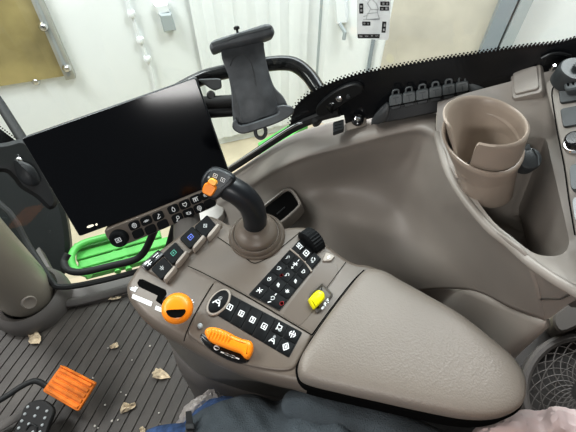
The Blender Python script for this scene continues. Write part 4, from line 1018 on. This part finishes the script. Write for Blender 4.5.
bm = NB(); slab(bm, ol, jp.n, [(.010, -.030), (.003, -.022), (0, -.010), (.001, -.003), (.003, 0), (.005, .0008)]); hd = obj('grip_head', bm, 'grip', t, ang=60)
bm = NB(); slab(bm, crom([J(x, y) for x, y in ((78, 72), (108, 74), (144, 90), (146, 104), (110, 140), (84, 128), (60, 108))], 3, True), jp.n, [(0, 0), (.001, .0016)]); obj('face_plate', bm, 'grip_face', hd)
for c in ((92, 92), (119, 107)):
    Q = [J(c[0] + a, c[1] + b, .0012) for a, b in ((-6, -13), (13, -4), (6, 13), (-13, 4))]
    keycap('button', hd, Q, jp.n, .0015, .02, 'key', 'box', r=.2, w=.12, box=(.05, .05, .95, .95))
bm = NB(); lathe(bm, [(.0016, 0), (.0016, .003), (0, .0034)], J(69, 98, .001), jp.n, 10); obj('indicator', bm, 'pipe', hd)
bm = NB(); slab(bm, crom([J(x, y) for x, y in ((54, 122), (70, 116), (96, 130), (92, 148), (78, 165), (62, 160), (46, 148))], 3, True), jp.n, [(0, -.004), (0, .005), (.0015, .008)]); os_ = obj('orange_switch', bm, 'orange', hd, label='orange thumb switch')
bm = NB(); slab(bm, crom([J(x, y) for x, y in ((74, 102), (84, 100), (100, 112), (96, 126), (84, 126), (68, 114))], 3, True), jp.n, [(0, -.002), (0, .008), (.0015, .011)]); obj('switch_tip', bm, mat('light orange plastic', (1, .5, .1), .3), os_)

# ================================================================== SPEAKER at lower right
t = thing('speaker_grille', 'round dark mesh speaker grille in the lower right corner', 'speaker', Z(578, 392, .45))
sp_ = Pl(Z(578, 392, .50), V((-.25, -.15, .95)))
cxy = (580, 392)
def ep(r, a, h=0): return sp_.pt(cxy[0] + r * math.cos(a), cxy[1] - r * 1.0 * math.sin(a), h)
def ringpts(r, n=56, h=0): return [ep(r, 2 * math.pi * k / n, h) for k in range(n)]
bm = NB(); rr = [ringpts(r, 56, h) for r, h in ((62, -.05), (61, 0), (58, .006), (54, .006), (51, .001), (50, -.02))]
rv = [[bm.verts.new(p) for p in r] for r in rr]
for a, b in zip(rv, rv[1:]):
    for i in range(56): bm.faces.new((a[i - 1], a[i], b[i], b[i - 1]))
obj('ring', bm, 'taupe_dk', t)
bm = NB(); bm.faces.new([bm.verts.new(p) for p in ringpts(54, 40, -.035)]); obj('cone', bm, 'seam', t, smooth=False)
bm = NB()
for k in range(22):
    for s in (1, -1):
        a0 = 2 * math.pi * k / 22; pts = []
        for j in range(9):
            f = j / 8; pts.append(ep(51 * (1 - f * .80), a0 + s * f * 1.15, -.002 + .008 * math.sin(f * 1.5)))
        tube(bm, pts, .0012, 5)
for r in (40, 26): tube(bm, [ep(r, 2 * math.pi * k / 40, .003) for k in range(41)], .0012, 5, cap=False)
obj('mesh', bm, 'taupe_dk', t)
# panel around the speaker
bm = NB(); slab(bm, [sp_.pt(x, y, -.03) for x, y in ((500, 470), (512, 340), (548, 322), (576, 296), (660, 300), (680, 500))], sp_.n, [(0, -.05), (0, 0)]); 
struct(obj('wall_rear', bm, mat('speaker surround', (.06, .055, .05), .5), smooth=False), 'dark trim panel around the speaker', 'trim')
bm = NB(); slab(bm, crom([sp_.pt(x, y, .03) for x, y in ((548, 322), (562, 308), (580, 296), (610, 300), (610, 330), (580, 328), (556, 336))], 3, True), sp_.n, [(0, -.05), (0, 0), (.004, .004)])
struct(obj('trim_9', bm, mat('corner moulding', (.075, .066, .056), .5)), 'dark beige corner moulding above the speaker', 'trim')

# ================================================================== SEAT, PERSON, PLASTIC
def c2w(f, r, z): return FW * f + RT * r + V((0, 0, z))
hip = V((.26, -.17, .60))
t = thing('driver_seat', 'dark cloth driver seat beneath the person', 'seat', (.22, -.17, 0))
f0, r0 = hip.dot(FW), hip.dot(RT)
bm = NB(); ol = crom([c2w(f0 + a, r0 + b, 0) for a, b in ((-.20, -.22), (.05, -.24), (.26, -.22), (.30, 0), (.26, .31), (.05, .34), (-.20, .32), (-.24, 0))], 4, True)
slab(bm, ol, UP, [(.03, .36), (0, .39), (0, .47), (.02, .50), (.06, .51)]); obj('cushion', bm, 'seat', t)
bm = NB(); tube(bm, crom([c2w(f0 - .22, r0, .48), c2w(f0 - .27, r0, .75), c2w(f0 - .33, r0, 1.1)], 4), [.16, .17, .19, .2, .21, .21, .2, .17, .12], 20, flat=.35, upv=FW); obj('backrest', bm, 'seat', t)
bm = NB(); slab(bm, [c2w(f0 + a, r0 + b, 0) for a, b in ((-.15, -.15), (.18, -.15), (.18, .15), (-.15, .15))], UP, [(0, .0), (.03, .37)]); obj('seat_base', bm, 'taupe_dk', t)

def skin_body(name, verts, edges, radii, m, parent=None, sub=2):
    me = bpy.data.meshes.new(name); off = wloc(parent) if parent else V((0, 0, 0))
    me.from_pydata([tuple(V(v) - off) for v in verts], edges, []); o = bpy.data.objects.new(name, me); COL.objects.link(o)
    md = o.modifiers.new('skin', 'SKIN'); md.use_smooth_shade = True
    for i, r in enumerate(radii):
        sv_ = me.skin_vertices[0].data[i]; sv_.radius = (r, r) if not isinstance(r, tuple) else r
        sv_.use_root = (i == 0)
    md2 = o.modifiers.new('sub', 'SUBSURF'); md2.levels = sub; md2.render_levels = sub
    me.materials.append(M[m])
    if parent: o.parent = parent
    return o
def b(f, r, z): return c2w(f0 + f, r0 + r, z)
# body: pelvis root, spine, neck, head; arms holding the camera; legs seated
bv = [b(0, 0, .60), b(-.02, 0, .76), b(-.05, 0, .95), b(-.05, 0, 1.08), b(-.03, 0, 1.18),
      b(0, .10, .60), b(.24, .13, .61), b(.44, .13, .61), b(.42, .13, .36), b(.42, .13, .10), b(.54, .14, .05),
      b(0, -.10, .60), b(.24, -.13, .61), b(.44, -.15, .61), b(.42, -.15, .36), b(.42, -.15, .10), b(.54, -.16, .05),
      b(-.06, .17, 1.05), b(-.04, .24, .90), b(.10, .20, .86),
      b(-.06, -.17, 1.05), b(-.04, -.24, .90), b(.02, -.26, .70)]
be = [(0, 1), (1, 2), (2, 3), (3, 4), (0, 5), (5, 6), (6, 7), (7, 8), (8, 9), (9, 10), (0, 11), (11, 12), (12, 13), (13, 14), (14, 15), (15, 16), (3, 17), (17, 18), (18, 19), (3, 20), (20, 21), (21, 22)]
# only legs and lower torso are near the frame; the figure sits behind the camera
person = thing('person', 'person in slate cloth clothing and blue jeans, seated at the bottom edge, lap in view', 'person', (hip.x, hip.y, .5))
leg_v = [b(0, 0, .60), b(0, .10, .60), b(.22, .125, .615), b(.42, .145, .62), b(.47, .145, .55), b(.45, .14, .34), b(.43, .14, .12), b(.0, -.10, .60), b(.22, -.14, .61), b(.42, -.17, .62), b(.47, -.17, .55), b(.45, -.17, .34), b(.43, -.17, .12), b(-.02, 0, .72)]
leg_e = [(0, 1), (1, 2), (2, 3), (3, 4), (4, 5), (5, 6), (0, 7), (7, 8), (8, 9), (9, 10), (10, 11), (11, 12), (0, 13)]
skin_body('body', bv[:1] + [b(-.02, 0, .76), b(-.06, 0, .95), b(-.08, 0, 1.1)] + leg_v[1:13], [(0, 1), (1, 2), (2, 3), (0, 4), (4, 5), (5, 6), (6, 7), (7, 8), (8, 9), (0, 10), (10, 11), (11, 12), (12, 13), (13, 14), (14, 15)],
          [.12, .12, .13, .10, .085, .078, .06, .06, .05, .04, .085, .078, .06, .06, .05, .04], 'skin', person)
skin_body('jeans', leg_v, leg_e, [.125, .095, .088, .072, .068, .062, .055, .095, .088, .072, .068, .062, .055, .13], 'denim', person)
# jacket spread over the lap
def cloth_patch(name, ctrl, m, parent, wob=.004, seed=1, th=.004, label=None):
    random.seed(seed); bm = NB(); G2 = grid_patch(bm, ctrl, 8, 8)
    for v in bm.verts:
        p = v.co; v.co = p + V((0, 0, wob * (math.sin(p.x * 90 + seed) * math.cos(p.y * 70) + .5 * math.sin(p.x * 190 + p.y * 150))))
    o = obj(name, bm, m, parent, label, ang=80); md = o.modifiers.new('s', 'SOLIDIFY'); md.thickness = th; md.offset = -1
    return o
jk = [
 [Z(188, 421, .62), Z(198, 413, .64), Z(215, 406, .66), Z(235, 399, .68), Z(255, 400, .69), Z(274, 407, .69), Z(284, 402, .70), Z(296, 397, .72), Z(315, 400, .72), Z(340, 401, .72), Z(360, 405, .71), Z(385, 413, .71), Z(410, 424, .70), Z(445, 436, .70)],
]
base_row = jk[0]
def sh(row, dy, dz, px=0): return [p + V((px, dy, dz)) for p in row]
jk = [sh(base_row, .03, -.10), sh(base_row, .008, -.02), base_row, sh(base_row, -.03, .018), sh(base_row, -.08, .02), sh(base_row, -.15, 0), sh(base_row, -.22, -.04)]
cloth_patch('jacket', jk, 'jacket', person, .003, 2, .006, 'slate blue-grey jacket draped over the lap')
# separate sleeve roll on the lap
bm = NB(); tube(bm, crom([Z(283, 404, .715), Z(300, 405, .73), Z(330, 411, .73), Z(360, 418, .725), Z(400, 432, .72), Z(440, 450, .71)], 5), [.004, .010, .016, .019, .02, .021, .022, .022, .022, .022, .023, .023, .023, .024, .024, .024, .024, .024, .024, .024, .024, .024, .024, .024, .024, .024][:26], 14, flat=.8); obj('jacket_fold', bm, 'jacket', person)
# black strap with buckle and denim hem
bm = NB(); slab(bm, K([(186, 412), (191.5, 411), (193.5, 425), (194, 440), (187, 440), (186.5, 425)], .665), UP, [(0, 0), (0, .003)]); st_ = obj('strap', bm, 'black', person, 'black strap with a small buckle')
bm = NB(); slab(bm, K([(185.5, 424), (194.5, 423.5), (195, 429), (186, 429.5)], .669), UP, [(0, 0), (0, .003), (.001, .004)]); obj('buckle', bm, 'dkgrey', st_)
hm = [Z(146, 431, .60), Z(160, 427, .61), Z(178, 425, .62), Z(200, 424, .63), Z(215, 424, .63)]
cloth_patch('denim_hem', [sh(hm, .01, -.04), hm, sh(hm, -.03, .01), sh(hm, -.09, 0)], 'denim', person, .002, 5)

# plastic sheets
def crumple(name, ctrl, m, lab, cat, wob, seed):
    random.seed(seed); bm = NB(); grid_patch(bm, [[p + V((0, random.uniform(-1, 1) * .003, random.uniform(-1, 1) * .005)) for p in r] for r in ctrl], 6, 6)
    for v in bm.verts: v.co += V((random.uniform(-1, 1), random.uniform(-1, 1), random.uniform(-1, 1))) * wob
    o = obj(name, bm, m, None, smooth=True, ang=25); tag(o, lab, cat); return o
pz_ = [[Z(182, 408, .58), Z(190, 400, .60), Z(200, 394, .61), Z(212, 391, .61), Z(222, 396, .60), Z(238, 400, .60)],
       [Z(178, 418, .58), Z(190, 410, .60), Z(202, 404, .61), Z(214, 402, .61), Z(226, 405, .61), Z(240, 410, .60)],
       [Z(172, 428, .57), Z(186, 422, .59), Z(200, 418, .60), Z(214, 416, .60), Z(228, 416, .60), Z(242, 420, .59)]]
crumple('plastic_bag', pz_, 'film', 'crumpled clear plastic bag between the pedestal and the slate jacket', 'plastic bag', .0014, 4)
pk = [[Z(468, 434, .66), Z(480, 424, .68), Z(500, 417, .69), Z(522, 411, .69), Z(540, 411, .68), Z(553, 404, .69), Z(570, 409, .68), Z(600, 412, .66)],
      [Z(462, 440, .66), Z(480, 431, .69), Z(500, 425, .70), Z(522, 420, .70), Z(540, 421, .69), Z(556, 413, .70), Z(575, 418, .69), Z(600, 422, .67)],
      [Z(455, 450, .66), Z(478, 445, .69), Z(500, 440, .70), Z(522, 437, .70), Z(542, 438, .69), Z(560, 434, .70), Z(578, 436, .69), Z(600, 438, .67)],
      [Z(450, 470, .62), Z(478, 468, .66), Z(500, 465, .66), Z(522, 462, .66), Z(542, 463, .66), Z(560, 464, .66), Z(578, 463, .66), Z(600, 463, .64)]]
crumple('plastic_sheet', pk, 'pink', 'crinkled pinkish plastic sheet at the bottom right below the armrest end', 'plastic sheet', .0011, 9)

# metal runner beneath the console
bm = NB(); slab(bm, [Z(x, y, .50) for x, y in ((222, 384), (232, 387), (240, 420), (230, 420))], UP, [(0, 0), (0, .012)]); slab(bm, [Z(x, y, .50) for x, y in ((238, 389), (247, 391), (255, 420), (246, 420))], UP, [(0, 0), (0, .012)])
obj('bracket', bm, 'taupe_dk', ar)

# ================================================================== cab roof (above the camera) and rear wall
bm = NB(); slab(bm, [cabpt(-.75, -.85), cabpt(.85, -.85), cabpt(.95, .2), cabpt(.75, .36), cabpt(-.75, .36)], V((0, 0, 1)), [(0, 1.72), (0, 1.76)])
struct(obj('ceiling', bm, mat('roof lining', (.32, .31, .29), .8), smooth=False), 'grey roof lining of the cab', 'ceiling')
bm = NB(); slab(bm, [cabpt(-.75, -.85), cabpt(-.70, -.85), cabpt(-.70, .62), cabpt(-.75, .62)], V((0, 0, 1)), [(0, .0), (0, 1.72)])
struct(obj('wall_back', bm, mat('rear lining', (.10, .095, .09), .8), smooth=False), 'dark rear wall of the cab behind the seat', 'wall')
# ================================================================== LIGHT
w = bpy.data.worlds.new('world'); SC.world = w; w.use_nodes = True
w.node_tree.nodes['Background'].inputs[0].default_value = (.88, .94, 1, 1); w.node_tree.nodes['Background'].inputs[1].default_value = .40
def area(name, loc, target, size, power, col=(1, 1, 1), sy=None):
    ld = bpy.data.lights.new(name, 'AREA'); ld.energy = power; ld.size = size; ld.color = col
    if sy: ld.shape = 'RECTANGLE'; ld.size_y = sy
    o = bpy.data.objects.new(name, ld); COL.objects.link(o); o.location = loc
    o.rotation_euler = (V(target) - V(loc)).to_track_quat('-Z', 'Y').to_euler(); return o
area('shed_light', (.5, 2.2, 2.9), (.2, .4, .8), 2.4, 75, (.93, .97, 1), 1.0)
area('shed_light', (-1.9, 1.4, 3.0), (-1.6, 2.9, .6), 1.2, 85, (.97, .99, 1), .6)
area('shed_light', (1.3, 1.4, 3.0), (1.0, 3, .8), 1.2, 75, (.97, .99, 1), .6)
area('shed_light', (-2.2, 0.2, 2.4), (-.1, .3, .7), 1.2, 30, (1, .97, .94), .6)
SC.view_settings.view_transform = 'Standard'
SC.view_settings.look = 'None'; SC.view_settings.gamma = .86; SC.view_settings.exposure = .12
pm = mp_.pt(174, 86); dm = (pm - CAM).normalized(); rm = dm - mn * 2 * dm.dot(mn)
area('screen_glare_lamp', pm + rm * 1.3, pm, .28, 4, (1, .99, .97), .10)  # lamp added in the mirror direction to put a glare on the screen
SC.cycles.max_bounces = 8; SC.cycles.transparent_max_bounces = 12
